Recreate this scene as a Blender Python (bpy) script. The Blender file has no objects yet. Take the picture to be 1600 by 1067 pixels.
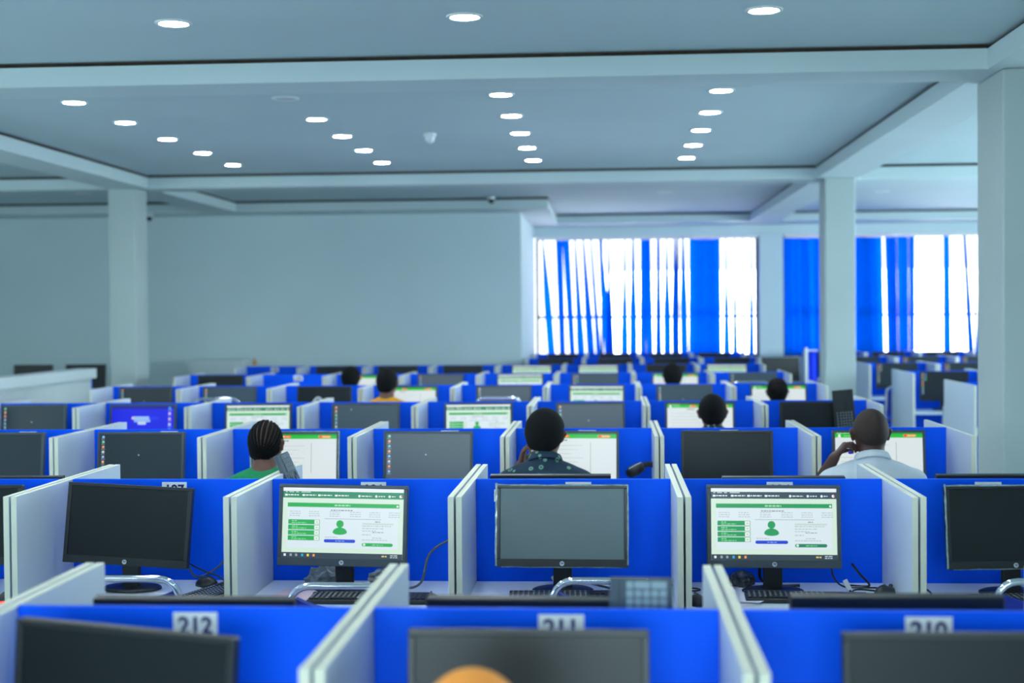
import bpy, bmesh, math, random
import numpy as np
from mathutils import Matrix, Vector, Euler

random.seed(7)
rng = np.random.default_rng(7)
SC = bpy.context.scene
COL = SC.collection
PI = math.pi

# ------------------------------------------------------------------ camera, world, lights, exposure
CAM_Z = 1.75
YAW, PITCH, ROLL = 0.0677, 0.0202, -0.0082
cy, sy = math.cos(YAW), math.sin(YAW)
fwd = Vector((-sy*math.cos(PITCH), cy*math.cos(PITCH), -math.sin(PITCH)))
r0 = Vector((cy, sy, 0)); u0 = r0.cross(fwd)
rt = math.cos(ROLL)*r0 + math.sin(ROLL)*u0
up = -math.sin(ROLL)*r0 + math.cos(ROLL)*u0
camd = bpy.data.cameras.new('camera'); cam = bpy.data.objects.new('camera', camd); COL.objects.link(cam)
M = Matrix((( rt.x, up.x, -fwd.x, 0), (rt.y, up.y, -fwd.y, 0), (rt.z, up.z, -fwd.z, CAM_Z), (0, 0, 0, 1)))
cam.matrix_world = M
camd.lens = 50; camd.sensor_width = 36; camd.clip_start = .05; camd.clip_end = 300
camd.dof.use_dof = True; camd.dof.focus_distance = 5.9; camd.dof.aperture_fstop = 2.0
SC.camera = cam

w = bpy.data.worlds.new('overcast_sky'); SC.world = w; w.use_nodes = True
w.node_tree.nodes['Background'].inputs[0].default_value = (.93, .97, 1, 1)
w.node_tree.nodes['Background'].inputs[1].default_value = 2.9

def area(name, loc, rot, sx, sz, power, col):
    l = bpy.data.lights.new(name, 'AREA'); l.shape = 'RECTANGLE'; l.size = sx; l.size_y = sz
    l.energy = power; l.color = col
    o = bpy.data.objects.new(name, l); o.location = loc; o.rotation_euler = rot; COL.objects.link(o); return o
# assumed daylight behind the camera, no window there; added fill along both side walls
area('assumed_rear_light', (-.7, -5.8, 1.75), (math.radians(90), 0, 0), 5.2, 1.9, 360, (.72, .97, 1.05))
area('right_fill_light', (8.9, 14, 1.8), (math.radians(72), 0, math.radians(90)), 11, 1.8, 760, (.74, .97, 1.05))
area('left_fill_light', (-10.3, 4, 1.9), (math.radians(90), 0, math.radians(-90)), 14, 1.8, 380, (.74, .97, 1.05))

sl = bpy.data.lights.new('sun', 'SUN'); sl.energy = 45; sl.angle = .01; sl.color = (1, .97, .93)
so_ = bpy.data.objects.new('sun', sl); so_.rotation_euler = (math.radians(38), 0, math.radians(12)); COL.objects.link(so_)

SC.view_settings.view_transform = 'Standard'; SC.view_settings.look = 'None'
SC.view_settings.exposure = 0.0; SC.view_settings.gamma = 1.0; SC.view_settings.use_curve_mapping = False

# ------------------------------------------------------------------ materials
def lin(c):
    return tuple(((v/255)/12.92 if v/255 <= .04045 else ((v/255+.055)/1.055)**2.4) for v in c)
def mat(name, rgb, rough=.5, metal=0., var=.06, scale=6., bump=0., bscale=60., spec=.5, coat=0.):
    m = bpy.data.materials.new(name); m.use_nodes = True
    nt = m.node_tree; b = nt.nodes['Principled BSDF']
    c = lin(rgb)
    b.inputs['Roughness'].default_value = rough; b.inputs['Metallic'].default_value = metal
    b.inputs['Specular IOR Level'].default_value = spec; b.inputs['Coat Weight'].default_value = coat
    tc = nt.nodes.new('ShaderNodeTexCoord')
    nz = nt.nodes.new('ShaderNodeTexNoise'); nz.inputs['Scale'].default_value = scale; nz.inputs['Detail'].default_value = 4
    nt.links.new(tc.outputs['Object'], nz.inputs['Vector'])
    rp = nt.nodes.new('ShaderNodeValToRGB')
    rp.color_ramp.elements[0].position = .3; rp.color_ramp.elements[1].position = .7
    rp.color_ramp.elements[0].color = (*[v*(1-var) for v in c], 1)
    rp.color_ramp.elements[1].color = (*[min(1, v*(1+var)) for v in c], 1)
    nt.links.new(nz.outputs['Fac'], rp.inputs[0]); nt.links.new(rp.outputs[0], b.inputs['Base Color'])
    if bump:
        n2 = nt.nodes.new('ShaderNodeTexNoise'); n2.inputs['Scale'].default_value = bscale
        nt.links.new(tc.outputs['Object'], n2.inputs['Vector'])
        bp = nt.nodes.new('ShaderNodeBump'); bp.inputs['Strength'].default_value = bump; bp.inputs['Distance'].default_value = .003
        nt.links.new(n2.outputs['Fac'], bp.inputs['Height']); nt.links.new(bp.outputs[0], b.inputs['Normal'])
    return m
WALL = mat('wall_paint', (212, 228, 231), .75, var=.03, scale=.8, bump=.1)
CEIL = mat('ceiling_paint', (190, 207, 211), .8, var=.04, scale=.6, bump=.1)
BEAM = mat('beam_paint', (198, 213, 215), .7, var=.03, scale=.9)
COLUMN = mat('column_paint', (174, 187, 186), .6, var=.03, scale=1.5, bump=.05)
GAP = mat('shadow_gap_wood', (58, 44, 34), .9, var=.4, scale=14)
FLOOR = mat('floor_tile', (190, 198, 200), .3, var=.08, scale=2)
BLUE = mat('blue_laminate', (0, 92, 250), .5, var=.05, scale=2.5, spec=.12)
WHITEB = mat('white_laminate', (205, 216, 230), .38, var=.02, scale=2)
EDGE = mat('cream_edge_band', (226, 226, 208), .5, var=.03, scale=8)
DESK = mat('desk_laminate', (208, 220, 236), .35, var=.02, scale=3)
TAGW = mat('tag_paper', (246, 248, 252), .6, var=.02)
TAGN = mat('tag_ink', (26, 12, 110), .5, var=.05)
BLACKP = mat('black_plastic', (26, 30, 34), .38, var=.1, scale=20)
GREYP = mat('charcoal_plastic', (64, 74, 84), .42, var=.08, scale=20)
OFFS = mat('unlit_screen', (14, 20, 23), .36, var=.05, scale=3, spec=.35)
FILMS = mat('film_covered_screen', (104, 120, 124), .45, var=.06, scale=4, spec=.4)
CHROME = mat('chrome', (222, 224, 232), .12, 1., var=.02)
NAVYF = mat('blue_chair_fabric', (6, 40, 150), .7, var=.1, scale=40, bump=.3, bscale=300)
BRBLUE = mat('bright_blue_fabric', (10, 60, 250), .7, var=.1, scale=40)
KEYC = mat('key_plastic', (34, 38, 42), .5, var=.1, scale=30)
KEYG = mat('worn_grey_key', (150, 172, 176), .5, var=.06, scale=30)
KBG = mat('dusty_keyboard_plastic', (78, 90, 98), .6, var=.1, scale=20)
KEYD = mat('dusty_dark_key', (96, 110, 120), .5, var=.06, scale=30)
LEGEND = mat('key_legend', (190, 200, 205), .6)
SILVER = mat('silver_badge', (214, 220, 224), .3, .2, var=.02)
PAPER = mat('paper', (226, 226, 246), .7, var=.03, scale=10)
PINKP = mat('pink_paper', (226, 200, 214), .7, var=.05, scale=10)
PRINT = mat('print_ink', (120, 116, 140), .7)
CABLE = mat('black_cable', (18, 20, 24), .5)
CABLEG = mat('grey_cable', (78, 88, 100), .5)
PLASTBAG = mat('grey_plastic_bag', (120, 132, 142), .3, var=.2, scale=30)
WHITEP = mat('white_plastic', (225, 228, 228), .4, var=.02)
FRAME = mat('window_frame_metal', (70, 84, 100), .4, .5)
RED = mat('red_led', (230, 20, 20), .3)
RED.node_tree.nodes['Principled BSDF'].inputs['Emission Color'].default_value = (1, .02, .02, 1)
RED.node_tree.nodes['Principled BSDF'].inputs['Emission Strength'].default_value = 2.
YELLOWP = mat('yellow_plastic', (225, 150, 20), .4)
CABINET = mat('white_cabinet', (206, 216, 220), .5, var=.02)
SKIN = mat('brown_skin', (104, 66, 50), .5, var=.12, scale=20)
SKIN2 = mat('deep_brown_skin', (70, 42, 36), .5, var=.12, scale=20)
HAIR = mat('black_hair', (11, 12, 15), .85, var=.3, scale=120, bump=.8, bscale=400, spec=.2)
STUB = mat('shaved_stubble', (50, 38, 35), .7, var=.15, scale=60, bump=.3, bscale=500, spec=.3)
EYE = mat('eye_white', (220, 215, 205), .2)
DARKT = mat('dark_trousers', (30, 34, 44), .8, var=.1, scale=30)
SHOE = mat('black_shoe', (18, 18, 20), .4)
GREENC = mat('green_cloth', (10, 132, 84), .85, var=.08, scale=30, bump=.3)
WHITEC = mat('white_cloth', (196, 206, 216), .85, var=.04, scale=20, bump=.3)
YELLOWC = mat('yellow_cloth', (214, 150, 22), .85, var=.1, scale=20, bump=.3)
ORANGEC = mat('orange_cloth', (255, 158, 62), .85, var=.05, scale=20, bump=.2)
GREYC = mat('grey_cloth', (60, 66, 80), .85, var=.08, scale=30)
PENB = mat('blue_pen_plastic', (10, 14, 190), .3)
FILM = mat('clear_film_edge', (150, 170, 176), .15, var=.3, scale=60, spec=.9)
EXTW = mat('exterior_render', (222, 222, 226), .9, var=.04, scale=1)

def dots_mat(name, base, spot, scale, t0, t1):
    m = bpy.data.materials.new(name); m.use_nodes = True; nt = m.node_tree; b = nt.nodes['Principled BSDF']
    b.inputs['Roughness'].default_value = .85
    tc = nt.nodes.new('ShaderNodeTexCoord'); v = nt.nodes.new('ShaderNodeTexVoronoi'); v.inputs['Scale'].default_value = scale
    v.inputs['Randomness'].default_value = .75
    nt.links.new(tc.outputs['Object'], v.inputs['Vector'])
    r = nt.nodes.new('ShaderNodeValToRGB'); r.color_ramp.interpolation = 'CONSTANT'
    e = r.color_ramp.elements; e[0].position = 0; e[0].color = (*lin(base), 1); e[1].position = t0; e[1].color = (*lin(spot), 1)
    x = e.new(t1); x.color = (*lin(base), 1)
    nt.links.new(v.outputs['Distance'], r.inputs[0]); nt.links.new(r.outputs[0], b.inputs['Base Color']); return m
LEAFC = dots_mat('navy_leaf_print', (12, 44, 66), (104, 150, 128), 21, .13, .27)
PATC = dots_mat('black_white_print', (20, 44, 52), (190, 205, 205), 40, .0, .3)

def translucent_mat(name, rgb, f=.55):
    m = bpy.data.materials.new(name); m.use_nodes = True; nt = m.node_tree
    nt.nodes.remove(nt.nodes['Principled BSDF'])
    out = nt.nodes['Material Output']
    d = nt.nodes.new('ShaderNodeBsdfDiffuse'); t = nt.nodes.new('ShaderNodeBsdfTranslucent'); mx = nt.nodes.new('ShaderNodeMixShader')
    tc = nt.nodes.new('ShaderNodeTexCoord'); wv = nt.nodes.new('ShaderNodeTexNoise'); wv.inputs['Scale'].default_value = 25
    nt.links.new(tc.outputs['Object'], wv.inputs['Vector'])
    r = nt.nodes.new('ShaderNodeValToRGB'); c = lin(rgb)
    r.color_ramp.elements[0].color = (*[v*.85 for v in c], 1); r.color_ramp.elements[1].color = (*[min(1, v*1.15) for v in c], 1)
    nt.links.new(wv.outputs['Fac'], r.inputs[0])
    oi = nt.nodes.new('ShaderNodeObjectInfo'); mr = nt.nodes.new('ShaderNodeMapRange'); mr.inputs['To Min'].default_value = .75; mr.inputs['To Max'].default_value = 1.2
    nt.links.new(oi.outputs['Random'], mr.inputs['Value'])      # random tint per slat stands in for shading between slats
    hs_ = nt.nodes.new('ShaderNodeHueSaturation'); nt.links.new(mr.outputs[0], hs_.inputs['Value']); nt.links.new(r.outputs[0], hs_.inputs['Color'])
    for n in (d, t): nt.links.new(hs_.outputs[0], n.inputs[0])
    mx.inputs[0].default_value = f
    nt.links.new(d.outputs[0], mx.inputs[1]); nt.links.new(t.outputs[0], mx.inputs[2]); nt.links.new(mx.outputs[0], out.inputs[0])
    return m
BLIND = translucent_mat('blue_blind_fabric', (0, 152, 250), .78)

def glass_mat():
    m = bpy.data.materials.new('window_glass'); m.use_nodes = True; nt = m.node_tree
    nt.nodes.remove(nt.nodes['Principled BSDF']); out = nt.nodes['Material Output']
    t = nt.nodes.new('ShaderNodeBsdfTransparent'); t.inputs[0].default_value = (.95, .98, 1, 1)
    g = nt.nodes.new('ShaderNodeBsdfGlossy'); g.inputs['Roughness'].default_value = .03
    f = nt.nodes.new('ShaderNodeFresnel'); mx = nt.nodes.new('ShaderNodeMixShader')
    nt.links.new(f.outputs[0], mx.inputs[0]); nt.links.new(t.outputs[0], mx.inputs[1]); nt.links.new(g.outputs[0], mx.inputs[2])
    nt.links.new(mx.outputs[0], out.inputs[0]); return m
GLASS = glass_mat()

def screen_mat():
    m = bpy.data.materials.new('lit_screen'); m.use_nodes = True; nt = m.node_tree; b = nt.nodes['Principled BSDF']
    a = nt.nodes.new('ShaderNodeAttribute'); a.attribute_name = 'Col'
    b.inputs['Base Color'].default_value = (.01, .01, .012, 1); b.inputs['Roughness'].default_value = .3
    nt.links.new(a.outputs['Color'], b.inputs['Emission Color']); b.inputs['Emission Strength'].default_value = 1.
    return m
LIT = screen_mat()

def emit(name, col, s):
    m = bpy.data.materials.new(name); m.use_nodes = True; b = m.node_tree.nodes['Principled BSDF']
    b.inputs['Emission Color'].default_value = (*col, 1); b.inputs['Emission Strength'].default_value = s
    b.inputs['Base Color'].default_value = (.8, .8, .8, 1); return m
LAMP = emit('downlight_lens_lit', (.88, .99, 1), 128)
LENSOFF = mat('downlight_lens_unlit', (176, 190, 196), .4)

# ------------------------------------------------------------------ mesh helpers
class MB:
    def __init__(s): s.v = []; s.f = []; s.m = []; s.sm = []
    def add(s, v, f, mi=0, smooth=False):
        o = len(s.v); s.v += [tuple(p) for p in v]
        for q in f: s.f.append(tuple(i+o for i in q)); s.m.append(mi); s.sm.append(smooth)
        return s
    def box(s, x0, x1, y0, y1, z0, z1, mi=0, cap=None):
        v = [(x, y, z) for x in (x0, x1) for y in (y0, y1) for z in (z0, z1)]
        f = [(0, 1, 3, 2), (4, 6, 7, 5), (0, 4, 5, 1), (2, 3, 7, 6), (0, 2, 6, 4), (1, 5, 7, 3)]
        o = len(s.v); s.v += v
        for i, q in enumerate(f):
            s.f.append(tuple(j+o for j in q)); s.m.append(mi if cap is None or i < 2 else cap); s.sm.append(False)
        return s
    def cbox(s, x0, x1, y0, y1, z0, z1, c=.003, mi=0, T=None):
        """box with chamfered edges"""
        bm = bmesh.new(); bmesh.ops.create_cube(bm, size=1)
        for v in bm.verts:
            v.co = Vector(((x0+x1)/2+v.co.x*(x1-x0), (y0+y1)/2+v.co.y*(y1-y0), (z0+z1)/2+v.co.z*(z1-z0)))
        bmesh.ops.bevel(bm, geom=list(bm.edges), offset=c, segments=2, affect='EDGES', profile=.5)
        if T is not None: bmesh.ops.transform(bm, matrix=T, verts=list(bm.verts))
        bm.verts.index_update()
        s.add([v.co[:] for v in bm.verts], [[v.index for v in f.verts] for f in bm.faces], mi); bm.free(); return s
    def tube(s, pts, r, n=8, mi=0, closed=False):
        P = [Vector(p) for p in pts]; V = []; F = []
        R = r if hasattr(r, '__len__') else [r]*len(P)
        nrm = None
        for i, p in enumerate(P):
            a = P[max(i-1, 0)]; b = P[min(i+1, len(P)-1)]
            t = (b-a).normalized()
            if nrm is None:
                nrm = t.orthogonal().normalized()
            nrm = (nrm - t*nrm.dot(t)).normalized(); bn = t.cross(nrm)
            for k in range(n):
                a_ = 2*PI*k/n; V.append(p+(nrm*math.cos(a_)+bn*math.sin(a_))*R[i])
        for i in range(len(P)-1):
            for k in range(n):
                k2 = (k+1) % n
                F.append((i*n+k, i*n+k2, (i+1)*n+k2, (i+1)*n+k))
        s.add(V, F, mi, True)
        s.add([V[k] for k in range(n)], [tuple(reversed(range(n)))], mi); s.add(V[-n:], [tuple(range(n))], mi)
        return s
    def lathe(s, prof, n=20, c=(0, 0, 0), mi=0, smooth=True):
        V = []; F = []
        for (r, z) in prof:
            for k in range(n):
                a = 2*PI*k/n; V.append((c[0]+r*math.cos(a), c[1]+r*math.sin(a), c[2]+z))
        for i in range(len(prof)-1):
            for k in range(n):
                k2 = (k+1) % n; F.append((i*n+k, i*n+k2, (i+1)*n+k2, (i+1)*n+k))
        s.add(V, F, mi, smooth)
        s.add(V[:n], [tuple(reversed(range(n)))], mi); s.add(V[-n:], [tuple(range(n))], mi); return s
    def mesh(s, name, mats):
        me = bpy.data.meshes.new(name); me.from_pydata(s.v, [], s.f)
        for m in (mats if isinstance(mats, (list, tuple)) else [mats]): me.materials.append(m)
        me.polygons.foreach_set('material_index', s.m); me.polygons.foreach_set('use_smooth', s.sm)
        me.update(); return me
def link(name, me, parent=None, loc=None, rot=None, mtx=None):
    o = bpy.data.objects.new(name, me); COL.objects.link(o)
    if parent: o.parent = parent
    if loc is not None: o.location = loc
    if rot is not None: o.rotation_euler = rot
    if mtx is not None: o.matrix_basis = mtx
    return o
def tag(o, label, cat, group=None, kind=None):
    o['label'] = label; o['category'] = cat
    if group: o['group'] = group
    if kind: o['kind'] = kind
    return o
def thing(name, label, cat, loc=(0, 0, 0), rz=0, group=None):
    o = bpy.data.objects.new(name, None); o.empty_display_size = .1; COL.objects.link(o)
    o.location = loc; o.rotation_euler = (0, 0, rz); return tag(o, label, cat, group)
def struct(name, mb, m, label=None, parent=None):
    o = link(name, mb.mesh(name, m), parent); o['kind'] = 'structure'
    if label: o['label'] = label
    return o
_txt = {}
def text_geo(s, size, bold=0., shear=0.):
    """2-D text as (verts, faces), centred on x, baseline 0, in the x-z plane facing -y"""
    key = (s, size, bold, shear)
    if key in _txt: return _txt[key]
    cu = bpy.data.curves.new('text', 'FONT'); cu.body = s; cu.size = size; cu.align_x = 'CENTER'; cu.offset = bold; cu.shear = shear
    cu.resolution_u = 3
    o = bpy.data.objects.new('text', cu); COL.objects.link(o); bpy.context.view_layer.update()
    ev = o.evaluated_get(bpy.context.evaluated_depsgraph_get()); me = ev.to_mesh()
    v = [(p.co.x, 0, p.co.y) for p in me.vertices]; f = [tuple(q.vertices) for q in me.polygons]
    ev.to_mesh_clear(); bpy.data.objects.remove(o); bpy.data.curves.remove(cu)
    _txt[key] = (v, f); return v, f

ORD = ['first', 'second', 'third', 'fourth', 'fifth', 'sixth', 'seventh', 'eighth', 'ninth', 'tenth']

# ------------------------------------------------------------------ the setting
ZB = 3.15; ZC = 3.2986; ZT = 3.27
fl = MB(); fl.box(-10.5, 9.2, -6.2, 23.8, -.1, 0); struct('floor', fl, FLOOR)
ce = MB(); ce.box(-10.5, 9.2, -6.2, 23.8, ZC, ZC+.15); struct('ceiling', ce, CEIL)
wb = MB(); wb.box(-10.5, -1.21, 19.85, 20.05, 0, ZC); struct('wall_back', wb, WALL)
wr = MB(); wr.box(-1.41, -1.21, 20.05, 23.6, 0, ZC); struct('wall_return', wr, WALL)
ww = MB()
ww.box(-1.21, 9.2, 23.4, 23.7, 0, 1.0); ww.box(-1.21, 9.2, 23.4, 23.7, 2.985, ZC)
ww.box(2.46, 2.835, 23.3, 23.7, 1.0, 2.985); ww.box(6.6, 9.2, 23.4, 23.7, 1.0, 2.985)
struct('wall_window', ww, WALL)
wl = MB(); wl.box(-10.6, -10.5, -6.2, 20, 0, ZC); struct('wall_left', wl, WALL)
wr2 = MB(); wr2.box(9.2, 9.3, -6.2, 23.8, 0, ZC); struct('wall_right', wr2, WALL)
wre = MB(); wre.box(-10.5, 9.2, -6.2, -6.1, 0, ZC); struct('wall_rear', wre, WALL)
bb = MB(); bb.box(-10.5, -1.21, 19.835, 19.85, 0, .1); struct('baseboard_back', bb, WALL)

def beam(x0, x1, y0, y1, name='ceiling_beam'):
    b = MB(); b.box(x0, x1, y0, y1, ZB, ZT)
    o = struct(name, b, BEAM)
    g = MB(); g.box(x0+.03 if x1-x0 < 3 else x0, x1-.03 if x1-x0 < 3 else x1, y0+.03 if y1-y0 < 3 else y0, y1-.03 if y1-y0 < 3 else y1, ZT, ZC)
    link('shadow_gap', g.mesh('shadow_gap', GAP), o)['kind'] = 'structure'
    return o
XL0, XL1, XR0, XR1 = -5.48, -5.05, 2.22, 2.66
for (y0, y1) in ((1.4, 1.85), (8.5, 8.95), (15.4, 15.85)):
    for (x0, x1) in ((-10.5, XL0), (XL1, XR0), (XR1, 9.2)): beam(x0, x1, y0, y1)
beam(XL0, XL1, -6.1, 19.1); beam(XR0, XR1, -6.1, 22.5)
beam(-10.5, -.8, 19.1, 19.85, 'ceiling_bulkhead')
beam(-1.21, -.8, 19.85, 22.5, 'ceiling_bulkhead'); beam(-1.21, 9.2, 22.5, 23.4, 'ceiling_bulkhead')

def column(x0, x1, y0, y1):
    c = MB(); c.cbox(x0, x1, y0, y1, 0, ZB, .012); return struct('column', c, COLUMN)
column(-5.47, -5.17, 15.3, 15.72); column(2.30, 2.62, 15.3, 15.72); column(2.30, 2.64, 8.48, 9.06)

# windows: frames, mullions, panes
def window(n, x0, x1, muls):
    z0, z1 = 1.0, 2.985; y = 23.52
    f = MB(); t = .05
    f.box(x0, x1, y-.03, y+.03, z0, z0+t); f.box(x0, x1, y-.03, y+.03, z1-t, z1)
    f.box(x0, x0+t, y-.03, y+.03, z0+t, z1-t); f.box(x1-t, x1, y-.03, y+.03, z0+t, z1-t)
    o = struct('window_%d' % n, f, FRAME)
    tr = MB(); tr.box(x0+t, x1-t, y-.025, y+.025, 1.645, 1.69); link('transom', tr.mesh('transom', FRAME), o)['kind'] = 'structure'
    xs = [x0+t]+muls+[x1-t]
    for m in muls:
        q = MB(); q.box(m-.02, m+.02, y-.025, y+.025, z0+t, z1-t); link('mullion', q.mesh('mullion', FRAME), o)['kind'] = 'structure'
    for a, b in zip(xs, xs[1:]):
        for (c, d) in ((z0+t, 1.645), (1.69, z1-t)):
            q = MB(); q.box(a+.002, b-.002, y-.003, y+.003, c, d); link('pane', q.mesh('pane', GLASS), o)['kind'] = 'structure'
    return o
window(1, -1.19, 2.455, [-.1, 1.15]); window(2, 2.84, 6.58, [4.15, 5.45])
si = MB(); si.box(-1.2, 2.46, 23.28, 23.5, .97, 1.0); struct('trim_1', si, WALL)
si = MB(); si.box(2.835, 6.6, 23.28, 23.5, .97, 1.0); struct('trim_2', si, WALL)

# outside: pale neighbouring building and ground, blown out by daylight
g = MB(); g.box(-60, 60, 24.5, 120, -5.1, -5.0); struct('ground_outside', g, EXTW)
nb = thing('building', 'pale neighbouring building seen faintly through the right window', 'building', (9, 60, -5))
q = MB(); q.box(-9, 9, 0, 10, 0, 7.2); link('wall', q.mesh('wall', EXTW), nb)
q = MB(); q.add([(-9.4, -.4, 7.2), (9.4, -.4, 7.2), (9.4, 10.4, 7.2), (-9.4, 10.4, 7.2), (-9, 5, 8.6), (9, 5, 8.6)],
                [(0, 1, 5, 4), (2, 3, 4, 5), (0, 4, 3), (1, 2, 5), (3, 2, 1, 0)]); link('roof', q.mesh('roof', CABINET), nb)
wm = MB(); wm.box(-.7, .7, -.05, .02, 0, 1.4)
wme = wm.mesh('window', CABINET)
for i in range(6): link('window', wme, nb, (-7.2+i*2.8, 0, 4.6))

# ------------------------------------------------------------------ vertical blinds
def slat_mesh(xt, xb, wt, wb_, W=.125, zt=2.925, zb=1.03):
    m = MB(); n = 6; V = []; F = []
    for i in range(n+1):
        s = i/n; x = xt+(xb-xt)*s; wd = wt+(wb_-wt)*s; wd *= 1.5+.5*s if wt < .06 else 1
        c = min(1, max(.06, wd/W)); a = math.acos(c); z = zt+(zb-zt)*s
        dx = W/2*math.cos(a); dy = W/2*math.sin(a)
        for (k, e) in ((-1, 0), (1, 0), (1, 1), (-1, 1)):
            nx, ny = -math.sin(a)*.0012*e, math.cos(a)*.0012*e
            V.append((x+k*dx+nx, k*dy+ny, z))
    for i in range(n):
        for k in range(4): F.append((i*4+k, i*4+(k+1) % 4, (i+1)*4+(k+1) % 4, (i+1)*4+k))
    F += [(3, 2, 1, 0), (n*4, n*4+1, n*4+2, n*4+3)]
    m.add(V, F); return m
def blind(label, x0, x1, slats):
    t = thing('vertical_blind', label, 'blind', (0, 23.33, 0), 0, 'blue vertical blinds at the far windows')
    h = MB(); h.cbox(x0, x1, -.025, .025, 2.94, 2.985, .004); link('head_rail', h.mesh('head_rail', WHITEP), t)
    for i, a in enumerate(slats):
        m = slat_mesh(*a); link('slat', m.mesh('slat', BLIND), t, (0, -.012+.024*(i % 2) if a[2] > .09 else 0, 0))
    return t
def z1x(z): return -1.777+.002999*z
S = []
def s1(t0, t1, b0, b1): S.append((z1x((t0+t1)/2), z1x((b0+b1)/2), (t1-t0)*.003, (b1-b0)*.003))
s1(236, 242, 262, 302); s1(308, 346, 326, 358); s1(346, 384, 382, 412)
s1(411, 418, 432, 456); s1(456, 464, 484, 512); s1(497, 505, 533, 548); s1(546, 554, 575, 612)
s1(594, 600, 592, 614); s1(683, 689, 668, 692); s1(726, 736, 714, 742)
s1(770, 800, 764, 798); s1(798, 826, 798, 838); s1(857, 877, 846, 884); s1(909, 916, 898, 928); s1(950, 960, 944, 972)
s1(995, 1006, 988, 1022)
for k in range(5): s1(1033+k*33, 1069+k*33, 1026+k*35, 1064+k*35)
s1(1228, 1236, 1224, 1244); s1(1274, 1281, 1272, 1288); s1(1320, 1327, 1318, 1328); s1(1365, 1373, 1358, 1376)
blind('blue vertical blind on the left far window, slats twisted half open', -1.17, 2.44, S)
def z2x(z): return 2.401+.002871*z
S = []
def s2(t0, t1, b0, b1): S.append((z2x((t0+t1)/2), z2x((b0+b1)/2), (t1-t0)*.00287, (b1-b0)*.00287))
for k in range(16): s2(150+k*34.3, 190+k*34.3, 156+k*34.6, 197+k*34.6)
for k in range(5): s2(714+k*33, 752+k*33, 728+k*30, 764+k*30)
s2(1040, 1078, 1046, 1086); s2(1148, 1166, 1182, 1202); s2(1198, 1208, 1216, 1232); s2(1238, 1260, 1244, 1270)
for k in range(4): s2(1285+k*45, 1296+k*45, 1290+k*45, 1312+k*45)
blind('blue vertical blind on the right far window, mostly closed at its left', 2.86, 6.56, S)

# ------------------------------------------------------------------ ceiling fittings
def downlight_meshes():
    r = MB(); r.lathe([(.098, 0), (.098, -.006), (.080, -.010), (.074, -.004), (.074, 0)], 24)
    l = MB(); l.lathe([(.074, -.001), (.074, -.006), (.05, -.008), (.004, -.0085)], 24)
    return r.mesh('trim_ring', WHITEP), l.mesh('lens', LAMP), l.mesh('lens', LENSOFF)
RING, LENS, LENS0 = downlight_meshes()
def downlight(x, y, lit, label):
    t = thing('ceiling_downlight', label, 'downlight', (x, y, ZC), 0, 'round downlights recessed in the ceiling')
    link('trim_ring', RING, t); link('lens', LENS if lit else LENS0, t)
LX = [-3.861, -2.314, -.767, .78]
CN = ['leftmost', 'second from left', 'third from left', 'rightmost']
for j in range(4):
    for k in range(5):
        lit = not (j == 1 and k == 0)
        downlight(LX[j]+.02, 10.076+1.09*k, lit, '%s round downlight, %s from front, %s line, middle ceiling' % ('lit' if lit else 'unlit', ORD[k], CN[j]))
for j, nm in ((1, 'left'), (2, 'middle'), (3, 'right')):
    downlight(LX[j]+.03, 7.42, True, 'lit round downlight, the %s one of three in the nearest ceiling bay' % nm)
for k in range(1, 4):  # out-of-view rows overhead, added for more light on the booths
    for j in range(4):
        downlight(LX[j]+.03, 7.42-1.09*k, True, 'lit round downlight added overhead, %s back, %s line, nearest bay' % (ORD[k], CN[j]))
for k in range(2):  # unseen rows behind the camera, added to brighten the nearest panels
    for j in range(4):
        downlight(LX[j]+.03, .62-1.09*k, True, 'lit round downlight added behind the viewer, %s row, %s line' % (ORD[k], CN[j]))
for i, (x, y, nm) in enumerate([(4.45, 13.9, 'in the right bay above the aisle'), (.75, 18.6, 'in front of the left far window'),
        (3.6, 17.1, 'nearer left of four over the right far booths'), (4.6, 17.1, 'nearer right of four over the right far booths'),
        (3.6, 19.0, 'farther left of four over the right far booths'), (4.9, 18.8, 'farther right of four over the right far booths'),
        (-6.6, 17.6, 'over the far left corner by the wall')]):
    downlight(x, y, False, 'unlit round downlight %s' % nm)
def dome(name, x, y, z, label, cat, dark):
    t = thing(name, label, cat, (x, y, z))
    b = MB(); b.lathe([(.055, 0), (.055, -.02), (.05, -.028), (.03, -.03)], 18); link('base', b.mesh('base', WHITEP), t)
    d = MB(); d.lathe([(.042, -.028), (.042, -.05), (.034, -.07), (.018, -.084), (.003, -.088)], 18)
    link('dome', d.mesh('dome', BLACKP if dark else WHITEP), t)
dome('security_camera', -6.35, 19.4, ZB, 'small black dome security camera above the far left wall', 'security camera', True)
dome('security_camera', -1.55, 19.0, ZC, 'small black dome security camera near the corner of the back wall', 'security camera', True)
dome('smoke_detector', -1.52, 12.2, ZC, 'white round smoke detector among the middle ceiling downlights', 'smoke detector', False)

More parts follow.
